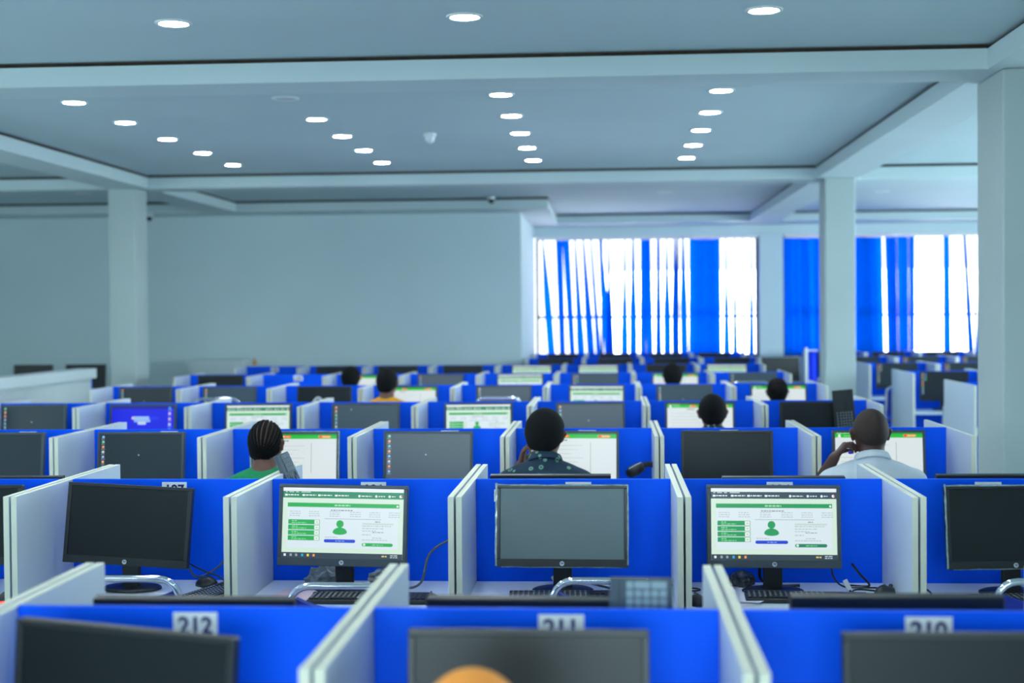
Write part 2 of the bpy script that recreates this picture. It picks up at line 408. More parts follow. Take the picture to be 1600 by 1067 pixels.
# ------------------------------------------------------------------ screens
SW, SH = .462, .262      # visible screen
_scr = {}
def dsc(cx, cz, r, n=12, squash=1.):
    return [(cx+r*math.cos(2*PI*k/n), cz+r*squash*math.sin(2*PI*k/n)) for k in range(n)]
class SCR:
    def __init__(s): s.v = []; s.f = []; s.c = []; s.l = 0
    def poly(s, pts, col):
        s.l += 1; y = -.00002*s.l; o = len(s.v)
        for (u, v) in pts: s.v.append(((u-.5)*SW, y, (.5-v)*SH))
        n = len(pts)
        idx = list(range(o, o+n))
        a = sum((pts[i][0]*pts[(i+1) % n][1]-pts[(i+1) % n][0]*pts[i][1]) for i in range(n))
        s.f.append(idx if a < 0 else idx[::-1]); s.c.append(lin(col))
    def q(s, u0, v0, u1, v1, col): s.poly([(u0, v0), (u1, v0), (u1, v1), (u0, v1)], col)
    def disc(s, u, v, r, col): s.poly([(a, v+(b-v)*SW/SH) for a, b in dsc(u, v, r)], col)
    def pill(s, u0, v0, u1, v1, col):
        h = (v1-v0)/2; rr = h*SH/SW; P = []
        for k in range(7): a = -PI/2+PI*k/6; P.append((u1-rr+rr*math.cos(a), v0+h+h*math.sin(a)))
        for k in range(7): a = PI/2+PI*k/6; P.append((u0+rr+rr*math.cos(a), v0+h+h*math.sin(a)))
        s.poly(P, col)
    def words(s, u0, v, u1, h, col, seed=0):
        r = random.Random(seed+int(u0*991)+int(v*577)); u = u0
        while u < u1-.004:
            wd = min(r.uniform(.008, .03), u1-u); s.q(u, v, u+wd, v+h, col); u += wd+.006
    def mesh(s, name):
        me = bpy.data.meshes.new(name); me.from_pydata(s.v, [], s.f); me.materials.append(LIT)
        at = me.color_attributes.new('Col', 'FLOAT_COLOR', 'CORNER')
        arr = []
        for p in me.polygons: arr += list((*s.c[p.index], 1.0))*len(p.vertices)
        at.data.foreach_set('color', arr); me.update(); return me
def screen_mesh(kind):
    if kind in _scr: return _scr[kind]
    s = SCR(); K = kind.split(':')[0]; var = kind.split(':')[1] if ':' in kind else ''
    if K == 'off':
        m = MB(); m.box(-SW/2, SW/2, 0, .001, -SH/2, SH/2); _scr[kind] = m.mesh('screen', FILMS if var == 'film' else OFFS); return _scr[kind]
    if K == 'dash':
        g = (20, 168, 70) if var != 'dark' else (18, 150, 80); bar = (20, 130, 84) if var != 'dark' else (44, 64, 80)
        bg = (208, 232, 214); tx = (176, 190, 196); pan = (216, 230, 236)
        s.q(0, 0, 1, 1, bg); s.q(0, 0, 1, .05, (228, 236, 240)); s.q(0, .05, 1, .145, bar)
        for a, b in ((.02, .035), (.05, .09), (.105, .13), (.15, .23)): s.q(a, .055, b, .068, (190, 206, 206))
        for u in (.015, .16, .29, .43): s.q(u, .092, u+.022, .118, (236, 242, 242)); s.words(u+.028, .096, u+.115, .016, (230, 240, 240))
        for u, e in ((.625, .735), (.765, .845), (.875, .93)): s.disc(u+.008, .107, .01, (236, 242, 242)); s.words(u+.026, .1, e, .014, (230, 240, 240))
        s.disc(.975, .105, .012, (240, 240, 240)); s.disc(.982, .1, .006, (220, 50, 50))
        s.q(.04, .27, .96, .86, pan)
        s.q(.04, .215, .965, .275, g); s.words(.43, .236, .56, .02, (170, 226, 180)); s.disc(.95, .247, .009, (230, 240, 235))
        s.words(.40, .31, .58, .014, (120, 130, 140))
        for i in range(3):
            for u in (.06, .22, .39, .56, .72, .88): s.words(u, .335+i*.03, u+.09, .011, tx)
        s.q(.35, .435, .82, .442, (150, 166, 172))
        for i in range(4):
            v = .455+i*.077
            s.q(.05, v, .312, v+.066, g); s.q(.268, v+.005, .308, v+.061, (226, 238, 232))
            s.words(.08, v+.014, .13, .012, (150, 226, 160)); s.words(.08, v+.04, .2, .012, (140, 220, 150)); s.q(.28, v+.03, .296, v+.038, (120, 160, 130))
        s.disc(.48, .51, .031, g)
        P = []
        for k in range(13): a = PI-PI*k/12; P.append((.48+.06*math.cos(a)*1.0, .635-.075*math.sin(a)))
        for k in range(7): a = -PI*k/6; P.append((.48+.06*math.cos(a)*.95, .635-.03*math.sin(a)))
        s.poly(P, g)
        s.words(.36, .695, .46, .013, tx); s.pill(.35, .73, .61, .777, (20, 60, 205)); s.words(.445, .747, .52, .014, (130, 160, 235))
        s.words(.77, .465, .81, .014, (130, 140, 150)); s.q(.665, .49, .92, .515, (196, 214, 206))
        for i in range(3): s.words(.665, .527+i*.035, .9-.06*i, .012, tx)
        s.words(.75, .615, .84, .012, (140, 150, 160)); s.words(.665, .65, .74, .012, tx); s.words(.75, .695, .83, .012, tx); s.words(.665, .725, .88, .012, tx)
        s.pill(.665, .775, .92, .822, g if var != 'dark' else (26, 128, 84)); s.words(.75, .793, .84, .014, (120, 210, 150)); s.disc(.685, .798, .011, (200, 235, 210))
        s.q(0, .925, 1, 1, (46, 60, 72))
        for u, c in ((.03, (230, 235, 240)), (.08, (150, 160, 170)), (.125, (150, 160, 170)), (.175, (30, 170, 210)), (.222, (230, 210, 60)), (.27, (240, 150, 80))): s.q(u-.009, .945, u+.009, .98, c)
        s.words(.83, .95, .88, .02, (220, 200, 120)); s.words(.9, .94, .96, .014, (190, 200, 210)); s.words(.9, .966, .96, .014, (190, 200, 210))
    elif K == 'exam':
        s.q(0, 0, 1, 1, (216, 226, 228)); s.q(0, 0, 1, .105, (22, 186, 44)); s.q(0, 0, 1, .03, (30, 140, 50))
        s.words(.02, .01, .2, .014, (190, 230, 190)); s.disc(.05, .055, .013, (235, 245, 240)); s.q(.033, .075, .067, .1, (235, 245, 240))
        s.words(.1, .06, .2, .02, (130, 226, 140))
        s.pill(.34, .035, .45, .09, (236, 110, 40)); s.disc(.36, .062, .011, (250, 220, 200)); s.words(.385, .055, .43, .018, (250, 190, 150))
        s.pill(.78, .035, .93, .09, (236, 150, 70)); s.disc(.805, .062, .016, (236, 80, 30)); s.words(.835, .055, .915, .02, (250, 215, 170))
        s.words(.3, .135, .42, .022, (70, 84, 84))
        for i in range(5): s.words(.06, .25+i*.085, .62-.07*(i % 3), .012, (182, 192, 196))
        s.q(.695, .19, .7, .82, (130, 150, 150)); s.q(.05, .9, .2, .955, (60, 150, 90))
    elif K == 'desk':
        bg = {'dark': (16, 34, 44), 'grey': (66, 82, 94), 'mid': (44, 66, 80), 'black': (10, 20, 28)}[var.split('-')[0]]
        s.q(0, 0, 1, 1, bg)
        cl = [(190, 200, 205), (236, 150, 90), (60, 180, 190), (230, 120, 90), (90, 170, 220), (230, 160, 90), (80, 200, 150), (120, 160, 230)]
        n = 8; r = random.Random(var)
        order = cl[:]; r.shuffle(order)
        two = var.endswith('two')
        for i in range(n):
            v = .06+i*.105
            if v > .86: break
            s.disc(.035, v, .017, order[i]); s.disc(.04, v-.01, .007, (235, 235, 230)); s.words(.012, v+.042, .06, .012, (150, 165, 175))
            if two and i < 3: s.disc(.1, v, .017, order[-1-i]); s.words(.08, v+.042, .125, .012, (150, 165, 175))
        u0, v0 = (.47, .42) if '-b' not in var else (.27, .1)
        s.poly([(u0, v0), (u0, v0+.035), (u0+.014, v0+.024)], (220, 228, 232))
        s.q(0, .95, 1, 1, tuple(max(0, c-14) for c in bg))
    elif K == 'blue':
        s.q(0, 0, 1, 1, (8, 8, 150)); s.q(0, .08, 1, 1, (6, 10, 226))
        s.words(.5, .3, .75, .08, (30, 60, 240)); s.q(.33, .29, .6, .38, (150, 190, 240)); s.q(.36, .38, .62, .45, (140, 180, 238)); s.q(.42, .44, .55, .52, (190, 210, 240))
        s.disc(.335, .335, .018, (240, 190, 170))
        for i, c in enumerate([(60, 150, 235), (220, 190, 230), (220, 180, 210), (190, 200, 240), (90, 180, 235)]): s.disc(.93, .06+i*.15, .022, c); s.words(.9, .11+i*.15, .96, .015, (170, 190, 240))
    _scr[kind] = s.mesh('screen'); return _scr[kind]

# ------------------------------------------------------------------ monitors
MW, MH = .492, .305
def monitor_meshes():
    h = MB(); f0 = -.006; b0 = .028
    zs0 = -MH/2+.030; zs1 = zs0+SH
    h.cbox(-MW/2, MW/2, 0, b0, -MH/2, MH/2, .004); h.cbox(-MW/2, MW/2, f0, .002, -MH/2, zs0, .002)
    h.cbox(-MW/2, MW/2, f0, .002, zs1, MH/2, .002); h.cbox(-MW/2, -SW/2, f0, .002, zs0, zs1, .002); h.cbox(SW/2, MW/2, f0, .002, zs0, zs1, .002)
    h.cbox(-.13, .13, b0-.004, b0+.02, -.1, .06, .012)
    n = MB(); n.cbox(-.035, .035, .02, .045, -MH/2-.097, -.02, .006)
    b = MB(); b.lathe([(.10, 0), (.10, .006), (.09, .011), (.03, .014)], 28)
    b.v = [(x*1.15, y*.85+.035, z-MH/2-.097) for (x, y, z) in b.v]
    lg = MB(); lg.lathe([(.0088, 0), (.0088, .0012), (.0075, .0016)], 20)
    lg.v = [(x, f0-z, y-MH/2+.014) for (x, y, z) in lg.v]
    v, f = text_geo('hp', .0115, .0003, .25); lt = MB(); lt.add([(x, f0-.0018, z-MH/2+.0125) for x, y, z in v], f)
    return (zs0+zs1)/2, h.mesh('housing', GREYP), n.mesh('stand_neck', BLACKP), b.mesh('stand_base', BLACKP), lg.mesh('logo', SILVER), lt.mesh('logo_letters', TAGN)
SCZ, M_H, M_N, M_B, M_L, M_T = monitor_meshes()
M_HB = M_H.copy(); M_HB.materials.clear(); M_HB.materials.append(BLACKP)
DZ = .70
def monitor(x, y, kind, label, yaw=0, roll=0, tilt=7, back=False, logo=True, black=False, dz=0, base_y=None):
    """monitor whose screen centre is over (x, y) on a desk of height DZ"""
    zc = DZ+.097+MH/2+.003+dz
    tz = DZ+max(dz, 0); z0_ = DZ+.097+MH/2+.003
    t = thing('computer_monitor', label, 'monitor', (x, y, tz), (PI if back else 0)+math.radians(yaw), 'computer monitors in the booths')
    Tm = Matrix.Translation((0, 0, zc-tz)) @ Matrix.Rotation(math.radians(roll), 4, 'Y') @ Matrix.Rotation(math.radians(-tilt), 4, 'X')
    h = link('housing', M_HB if black else M_H, t, mtx=Tm)
    sc = link('screen', screen_mesh(kind), t, mtx=Tm @ Matrix.Translation((0, -.0012, SCZ)))
    link('stand_neck', M_N, t, mtx=Matrix.Translation((0, 0, z0_-DZ))); link('stand_base', M_B, t, mtx=Matrix.Translation((0, 0, z0_-DZ)))
    if logo:
        l = link('logo', M_L, t, mtx=Tm); link('logo_letters', M_T, l)
    return t, Tm

# ------------------------------------------------------------------ booths
P = .808; X0 = -2.137; RS = 2.431; Y0 = 3.11; HD = .548; PT = 1.10
def booth_meshes():
    s = MB(); s.box(-.01025, .01025, -HD, HD, 0, PT, 0, 1)
    b = MB(); b.cbox(-(P/2-.0255), P/2-.0255, -.009, .009, .22, PT, .0015)
    d = MB(); d.cbox(-(P/2-.0255), P/2-.0255, -HD+.008, -.010, DZ-.025, DZ, .002)
    d2 = MB(); d2.cbox(-(P/2-.0255), P/2-.0255, .010, HD-.008, DZ-.025, DZ, .002)
    t = MB(); t.cbox(-.05, .05, -.0012, 0, -.06, 0, .0004)
    return s.mesh('side_panel', [WHITEB, EDGE]), b.mesh('back_panel', BLUE), d.mesh('desktop', DESK), d2.mesh('desktop', DESK), t.mesh('number_tag', TAGW)
B_S, B_B, B_D, B_D2, B_T = booth_meshes()
def row_y(r): return Y0+r*RS
def cx_of(c, x0=X0): return x0+c*P+P/2-.0255
def booth(x, y, label, num=None, tag_dx=0.03, desc=None):
    t = thing('study_booth', label, 'booth', (x, y, 0), 0, 'blue and white study booths in rows')
    for sx in (-1, 1): link('side_panel', B_S, t, (sx*(P/2-.004-.01025), 0, 0))
    link('back_panel', B_B, t); link('desktop', B_D, t); link('desktop', B_D2, t)
    if num:
        tg = link('number_tag', B_T, t, (tag_dx, -.0092, PT-.011))
        v, f = text_geo(str(num), .052, .0016); m = MB(); m.add([(px, -.0014, pz-.047) for px, py, pz in v], f)
        link('numerals', m.mesh('numerals', TAGN), tg)
    return t

# per row: columns, screen kinds.  columns run -3..4, numbers fall to the right
CONT = {
 0: {0: None, 1: 'off', 2: 'off', 3: 'off'},
 1: {-1: 'off', 0: 'off', 1: 'dash:a', 2: 'off:film', 3: 'dash:dark', 4: 'off'},
 2: {-2: 'desk:dark-a', -1: 'desk:dark-c', 0: 'exam', 1: 'desk:grey-a', 2: 'exam', 3: 'off', 4: 'exam'},
 3: {-3: 'desk:dark-d', -2: 'blue', -1: 'dash:a', 0: 'desk:mid-b', 1: 'dash:a', 2: 'desk:grey-c', 3: 'exam', 4: 'off'},
 4: {-3: 'desk:black-a', -2: 'desk:mid-d', -1: 'off', 0: 'exam', 1: 'desk:grey-d', 2: 'dash:a', 3: 'desk:mid-e', 4: 'exam'},
 5: {-3: 'off', -2: None, -1: 'exam', 0: 'desk:grey-e', 1: 'dash:a', 2: 'desk:mid-two', 3: 'exam', 4: 'desk:mid-a'},
 6: {-3: None, -2: 'off', -1: 'off', 0: 'off', 1: 'dash:a', 2: 'dash:a', 3: 'off', 4: 'dash:a'},
}
# (dx of the screen centre from the booth's centre, yaw, roll)
MPOSE = {(0, 1): (-.06, -9, 2.6), (0, 2): (-.025, 0, 0), (0, 3): (.045, 0, -.3),
 (1, -1): (.07, 0, 0), (1, 0): (-.075, -3, 2.6), (1, 1): (-.055, -1, .9), (1, 2): (-.035, 0, .2), (1, 3): (-.06, 2, .5), (1, 4): (.0, 3, -.4),
 (2, -2): (-.02, 0, 0), (2, -1): (-.03, 0, 0), (2, 0): (.03, 0, 0), (2, 1): (-.04, 0, .3), (2, 2): (-.05, 0, .4), (2, 3): (-.03, 0, .2), (2, 4): (-.03, 0, .2),
 (3, -2): (-.02, 0, 0), (3, 3): (-.02, 0, 0), (3, 4): (-.02, 2, 0)}
KDESC = {'off': 'unlit screen', 'dash': 'lit green and white dashboard', 'exam': 'white page under a green bar', 'desk': 'dark desktop with icons', 'blue': 'bright blue desktop', None: 'no screen in view'}
TDX = {(0, 1): .028, (0, 2): .035, (0, 3): .018, (1, 0): .035, (1, 1): .025, (1, 2): .022, (1, 3): -.01, (1, 4): -.03, (2, -2): .04, (2, -1): .06, (2, 0): .05, (2, 1): .055, (2, 2): .02, (2, 3): 0.0}
ROWN = ['nearest', 'second', 'third', 'fourth', 'fifth', 'sixth', 'seventh']
def where(r, c): return 'the %s booth from left, %s row' % (ORD[sorted(CONT[r]).index(c)], ROWN[r])
for r in CONT:
    for c, kind in CONT[r].items():
        x, y = cx_of(c), row_y(r); wh = where(r, c)
        kd = KDESC[kind.split(':')[0] if kind else None]
        booth(x, y, 'blue-backed white booth, %s from left in the %s row' % (ORD[sorted(CONT[r]).index(c)], ROWN[r]), 213-c-16*r, TDX.get((r, c), random.uniform(-.02, .06)))
        if kind:
            dx, yaw, roll = MPOSE.get((r, c), (random.uniform(-.04, .04), random.uniform(-2, 2), random.uniform(-.4, .4)))
            t, Tm = monitor(x+dx, y-.245, kind, 'monitor with %s in %s' % (kd, wh), yaw, roll,
                            tilt={(0, 1): 2, (0, 3): 4}.get((r, c), 7), logo=r < 3, black=(kind.startswith('off')))
            if (r, c) in ((1, 2), (1, 4), (2, 0)):      # clear film left on the bezel, standing proud at its edges
                for (a, b, e, d) in ((-MW/2-.004, -MW/2+.003, -MH/2+.004, MH/2+.006), (MW/2-.004, MW/2+.002, -MH/2+.01, MH/2+.001), (-MW/2, MW/2, MH/2-.003, MH/2+.002), (-MW/2+.02, MW/2-.02, -MH/2-.001, -MH/2+.002)):
                    fm = MB(); n = 10; V = []; F = []
                    lng = (d-e) > (b-a)
                    for i in range(n+1):
                        s_ = i/n; j0 = random.uniform(-.0015, .0015); j1 = random.uniform(-.001, .001)
                        if lng: V += [(a+j0, -.0075-.002*(i % 2), e+(d-e)*s_), (b+j1, -.0068, e+(d-e)*s_)]
                        else: V += [(a+(b-a)*s_, -.0068, e+j1), (a+(b-a)*s_, -.0075-.002*(i % 2), d+j0)]
                    for i in range(n): F.append((2*i, 2*i+1, 2*i+3, 2*i+2))
                    fm.add(V, F); fo = link('film_edge', fm.mesh('film_edge', FILM), t, mtx=Tm); fo['label'] = 'loose edge of clear protective film'
            if (r, c) == (1, 2):
                q = MB(); q.cbox(-MW/2-.008, -MW/2-.003, -.009, -.004, .09, .135, .001); link('tape', q.mesh('tape', WHITEP), t, mtx=Tm)
            if (r, c) == (1, -1):
                q = MB(); q.cbox(MW/2-.02, MW/2-.012, -.008, -.005, -MH/2+.006, -MH/2+.014, .001); link('power_light', q.mesh('power_light', RED), t, mtx=Tm)
# two rows at the windows
for r in (7, 8):
    for k in range(4):
        x = -1.15+P/2+k*P; wh = '%s from left, %s row by the far window' % (ORD[k], 'nearer' if r == 7 else 'last')
        booth(x, row_y(r)+(.0 if r == 7 else -.15), 'blue-backed white booth, %s' % wh, 213-16*r-k)
        monitor(x+random.uniform(-.05, .05), row_y(r)-.245-(0 if r == 7 else .15), 'off', 'black unlit monitor, %s' % wh, random.uniform(-4, 4), logo=False, black=True, dz=.0)
# block right of the aisle
RB = {4: 1, 5: 2, 6: 2, 7: 3, 8: 3}
for r, n in RB.items():
    for k in range(n):
        x = 3.115+P/2-.0255+k*P; y = row_y(r)-(.15 if r == 8 else 0)
        wh = '%s from the aisle, %s row of the right block' % (ORD[k], ORD[r-4])
        booth(x, y, 'blue-backed white booth, %s' % wh, None)
        kd = 'desk:black-two' if r in (4, 5) else ('desk:dark-two' if r < 8 else 'off')
        monitor(x-.02, y-.245, kd, 'monitor with %s, %s' % ('coloured icons' if r < 8 else 'dark screen', wh), -4, logo=False, black=True)
# monitors of the far side of the two nearest rows, only their tops showing over the blue panels
for (r, c, x, bz) in ((0, 1, -1.0, -.032), (0, 2, -.19, -.028), (0, 3, .665, -.018), (1, -1, -2.52, -.02), (1, 2, -.24, -.014), (1, 3, .70, -.022), (1, 4, 1.55, -.014)):
    monitor(x, row_y(r)+.27, 'off', 'black monitor facing away behind the blue panel of %s' % where(r, c), random.uniform(-1.5, 1.5), 0, 5, back=True, logo=False, black=True, dz=bz)

# ------------------------------------------------------------------ keyboards, mice, cables, paper
def keyboard_meshes():
    b = MB(); b.cbox(-.22, .22, -.0725, .0725, 0, .016, .004); b.cbox(-.22, .22, .05, .0725, .012, .019, .002)
    k = MB(); num = []; leg = MB()
    p = .019
    for row in range(6):
        yy = -.058+row*p+(.004 if row == 5 else 0)
        for i in range(15):
            if row == 0 and 3 < i < 9:
                if i == 4: k.box(-.212+4*p, -.212+9*p-.003, yy, yy+.016, .014, .0215)
                continue
            xx = -.212+i*p
            k.box(xx, xx+.016, yy, yy+.016, .014, .0215); leg.box(xx+.003, xx+.010, yy+.006, yy+.0125, .0215, .0217)
        for i in range(3):
            if row in (2,) or (row == 1 and i != 1): continue
            xx = .077+i*p; k.box(xx, xx+.016, yy, yy+.016, .014, .0215)
    for row in range(5):
        for i in range(4):
            yy = -.058+row*p; xx = .14+i*p
            if i == 3 and row in (1, 3): continue
            num.append((xx, yy, .0355 if (i == 3 and row in (0, 2)) else .016))
    return b, k, leg, num
KB_B, KB_K, KB_L, KB_NUM = keyboard_meshes()
KM = {n: (KB_B.mesh('body', a), KB_K.mesh('keys', b)) for n, a, b in (('black', BLACKP, KEYC), ('grey', KBG, KBG), ('dusty', KBG, KBG))}
KLEG = KB_L.mesh('key_legends', LEGEND)
def keymesh(h, m):
    q = MB(); q.cbox(0, .016, 0, h, .0, .0075, .0012); return q.mesh('key', m)
KEYS = {(n, h): keymesh(h, m) for n, m in (('black', KEYC), ('grey', KEYG), ('dusty', KEYD)) for h in (.016, .0355)}
def keyboard(label, mtx, col='black', single=False):
    t = thing('keyboard', label, 'keyboard', group='computer keyboards'); t.matrix_basis = mtx
    link('body', KM[col][0], t); k = link('keys', KM[col][1], t); k['kind'] = 'stuff'
    l = link('key_legends', KLEG, t); l['kind'] = 'stuff'
    if single:
        for (x, y, h) in KB_NUM: link('key', KEYS[(col, h)], t, (x, y, .014))
    else:
        m = MB()
        for (x, y, h) in KB_NUM: m.box(x, x+.016, y, y+h, .014, .0215)
        o = link('number_keys', m.mesh('number_keys', KEYC), t); o['kind'] = 'stuff'
    return t
def T(x, y, z, rz=0, rx=0, ry=0):
    return Matrix.Translation((x, y, z)) @ Matrix.Rotation(math.radians(rz), 4, 'Z') @ Matrix.Rotation(math.radians(rx), 4, 'X') @ Matrix.Rotation(math.radians(ry), 4, 'Y')
# upright keyboard: length up, keys towards the camera
UPR = Matrix(((0, -1, 0, 0), (0, 0, -1, 0), (1, 0, 0, 0), (0, 0, 0, 1)))
y1 = row_y(1)
keyboard('blurred grey keyboard stood on end behind the nearest blue panels, number keys up', T(.069, 3.262, DZ+.222) @ Matrix.Rotation(math.radians(.6), 4, 'Y') @ UPR, 'grey', True)
keyboard('dark keyboard stood on end beside the braided person in green', T(-1.276, 5.80, .969) @ Matrix.Rotation(math.radians(-24), 4, 'Y') @ Matrix.Rotation(math.radians(83), 4, 'Z') @ UPR, 'dusty', True)
keyboard('black keyboard stood on end against a dark monitor, right of centre', T(1.65, row_y(3)-.31, DZ+.272) @ Matrix.Rotation(math.radians(-5), 4, 'Y') @ UPR, 'black', True)
keyboard('black keyboard lying on the desk of the fifth booth, second row', T(.71, y1-.345, DZ, -3))
keyboard('black keyboard lying on the desk of the second booth, second row', T(-1.475, y1-.31, DZ, 72))
keyboard('black keyboard lying on the desk of the third booth, second row', T(-.88, y1-.40, DZ, 0))
keyboard('black keyboard lying on the desk of the fourth booth, second row', T(-.15, y1-.35, DZ, 2))
keyboard('black keyboard lying on the desk of the sixth booth, second row', T(1.52, y1-.36, DZ, 4))

def mouse(x, y, rz, label, led=None):
    t = thing('computer_mouse', label, 'mouse', (x, y, DZ), math.radians(rz), 'computer mice on the desks')
    m = MB(); n, k = 14, 7; V = []; F = []
    for i in range(k):
        a = PI/2*i/(k-1); rr = math.cos(a)
        for j in range(n):
            b = 2*PI*j/n; V.append((.031*rr*math.cos(b), .055*rr*math.sin(b), .004+.034*math.sin(a)*(1-.12*math.sin(b))))
    for i in range(k-1):
        for j in range(n): F.append((i*n+j, i*n+(j+1) % n, (i+1)*n+(j+1) % n, (i+1)*n+j))
    F.append(tuple(reversed(range(n)))); m.add([(x_, y_, z_-.004 if i < n else z_) for i, (x_, y_, z_) in enumerate(V)], F, 0, True)
    link('body', m.mesh('body', BLACKP), t)
    q = MB(); q.lathe([(.004, -.003), (.009, -.003), (.009, .003), (.004, .003)], 14); q.v = [(z, x_+.03, y_+.030) for (x_, y_, z) in q.v]
    link('scroll_wheel', q.mesh('scroll_wheel', GREYP), t)
    if led:
        q = MB(); q.cbox(-.012, .012, -.058, -.048, .004, .011, .002); link('light', q.mesh('light', RED), t)
mouse(.31, y1-.43, 8, 'black mouse on the desk of the fourth booth, second row')
mouse(1.01, y1-.25, -50, 'black mouse beside cables on the desk of the fifth booth, second row')
mouse(-.645, y1-.44, 10, 'black mouse with a red light on the desk of the third booth, second row', True)
mouse(-1.56, y1-.14, 60, 'black mouse beside cables on the desk of the second booth, second row')
mouse(-2.22, y1-.45, 0, 'black mouse with a red light at the far left edge of the picture', True)

def smooth_path(pts, n=8):
    pts = [Vector(p) for p in pts]; out = []
    for i in range(len(pts)-1):
        p0 = pts[max(i-1, 0)]; p1 = pts[i]; p2 = pts[i+1]; p3 = pts[min(i+2, len(pts)-1)]
        for k in range(n):
            t = k/n
            out.append(.5*((2*p1)+(p2-p0)*t+(2*p0-5*p1+4*p2-p3)*t*t+(3*p1-p0-3*p2+p3)*t**3))
    out.append(pts[-1]); return out
def cable(pts, r, m, label):
    q = MB(); q.tube(smooth_path(pts), r, 7); o = link('cable', q.mesh('cable', m)); tag(o, label, 'cable', 'cables trailing on the desks')
D = DZ+.004
cable([(-1.62, y1-.2, D+.1), (-1.60, y1-.13, D+.03), (-1.52, y1-.08, D+.07), (-1.455, y1-.06, D+.18), (-1.44, y1-.06, D+.15), (-1.42, y1-.1, D+.04), (-1.43, y1-.16, D)], .004, CABLEG, 'grey cable looping up against the blue panel in the second booth, second row')
cable([(-1.64, y1-.2, D+.11), (-1.58, y1-.14, D+.06), (-1.5, y1-.15, D+.03), (-1.46, y1-.22, D), (-1.52, y1-.26, D), (-1.56, y1-.2, D)], .003, CABLE, 'thin black cable curled on the desk in the second booth, second row')
cable([(-.85, y1-.18, D+.03), (-.78, y1-.2, D+.004), (-.72, y1-.16, D+.02), (-.70, y1-.07, D+.11), (-.63, y1-.05, D+.16), (-.57, y1-.045, D+.165)], .005, CABLEG, 'grey cable looping beside the partition of the third booth, second row')
cable([(-.9, y1-.2, D), (-.8, y1-.26, D), (-.7, y1-.3, D), (-.66, y1-.42, D)], .0035, CABLE, 'black cable leading to the mouse in the third booth, second row')
cable([(-.2, y1-.2, D+.1), (-.17, y1-.16, D+.04), (-.1, y1-.14, D+.02), (0, y1-.16, D)], .0045, CABLE, 'black cable below the monitor in the fourth booth, second row')
cable([(.2, y1-.16, D+.02), (.28, y1-.14, D), (.33, y1-.16, D), (.33, y1-.2, D), (.26, y1-.22, D), (.3, y1-.3, D), (.31, y1-.37, D+.01)], .003, CABLE, 'thin black mouse cable in the fourth booth, second row')
cable([(.82, y1-.2, D+.11), (.84, y1-.15, D+.04), (.89, y1-.12, D+.0), (1.0, y1-.13, D), (1.06, y1-.2, D), (.96, y1-.25, D), (.90, y1-.22, D), (.93, y1-.16, D), (1.05, y1-.2, D+.002), (1.12, y1-.1, D+.03), (1.18, y1-.16, D), (1.17, y1-.26, D), (1.1, y1-.3, D)], .0035, CABLE, 'black cable looped beside the monitor in the fifth booth, second row')
cable([(.9, y1-.19, D+.1), (.94, y1-.13, D+.05), (.98, y1-.09, D), (.9, y1-.08, D)], .0045, CABLE, 'short black cable hanging from the monitor in the fifth booth, second row')
cable([(.56, y1-.2, D+.1), (.57, y1-.12, D+.03), (.63, y1-.09, D), (.72, y1-.09, D)], .0055, CABLE, 'thick black cable behind the monitor stand in the fifth booth, second row')
def plug(x, y, z, rot, label):
    t = thing('cable_plug', label, 'plug', (x, y, z)); t.rotation_euler = rot
    q = MB(); q.cbox(-.009, .009, -.006, .006, 0, .042, .003); link('body', q.mesh('body', WHITEP), t)
    q = MB(); q.tube([(0, 0, .04), (0, 0, .065)], .004, 8); link('strain_relief', q.mesh('strain_relief', CABLE), t)
plug(-.215, y1-.19, DZ+.055, (.3, 2.6, 0), 'white labelled plug hanging under the monitor in the fourth booth, second row')
plug(.872, y1-.19, DZ+.045, (.3, 2.7, 0), 'white plug end hanging at right under the monitor in the fifth booth, second row')

def sheet(x, y, z, rz, w_, h_, m, label, lines=True):
    t = thing('paper_sheet', label, 'paper', (x, y, z), math.radians(rz), 'loose papers on the desks')
    q = MB(); n = 6; V = []; F = []
    for i in range(n+1):
        for j in range(n+1):
            u, v = i/n, j/n
            zz = .004*math.sin(u*3+rz)*v+.003*u*u
            V.append(((u-.5)*w_, (v-.5)*h_, max(0, zz)+.0006))
    for i in range(n):
        for j in range(n): F.append((i*(n+1)+j, (i+1)*(n+1)+j, (i+1)*(n+1)+j+1, i*(n+1)+j+1))
    nv = len(V); q.add(V+[(a, b, c-.0005) for a, b, c in V], F+[tuple(k+nv for k in reversed(f)) for f in F], 0, True)
    link('sheet', q.mesh('sheet', m), t)
sheet(.40, y1-.33, DZ, 12, .21, .29, PAPER, 'white paper sheet lying left of the keyboard in the fifth booth, second row, lower one')
sheet(.50, y1-.28, DZ+.006, -28, .21, .27, PAPER, 'white paper sheet lying left of the keyboard in the fifth booth, second row, upper one')
sheet(-1.17, y1-.36, DZ, -12, .2, .27, PINKP, 'pinkish paper sheet on the desk of the third booth, second row')

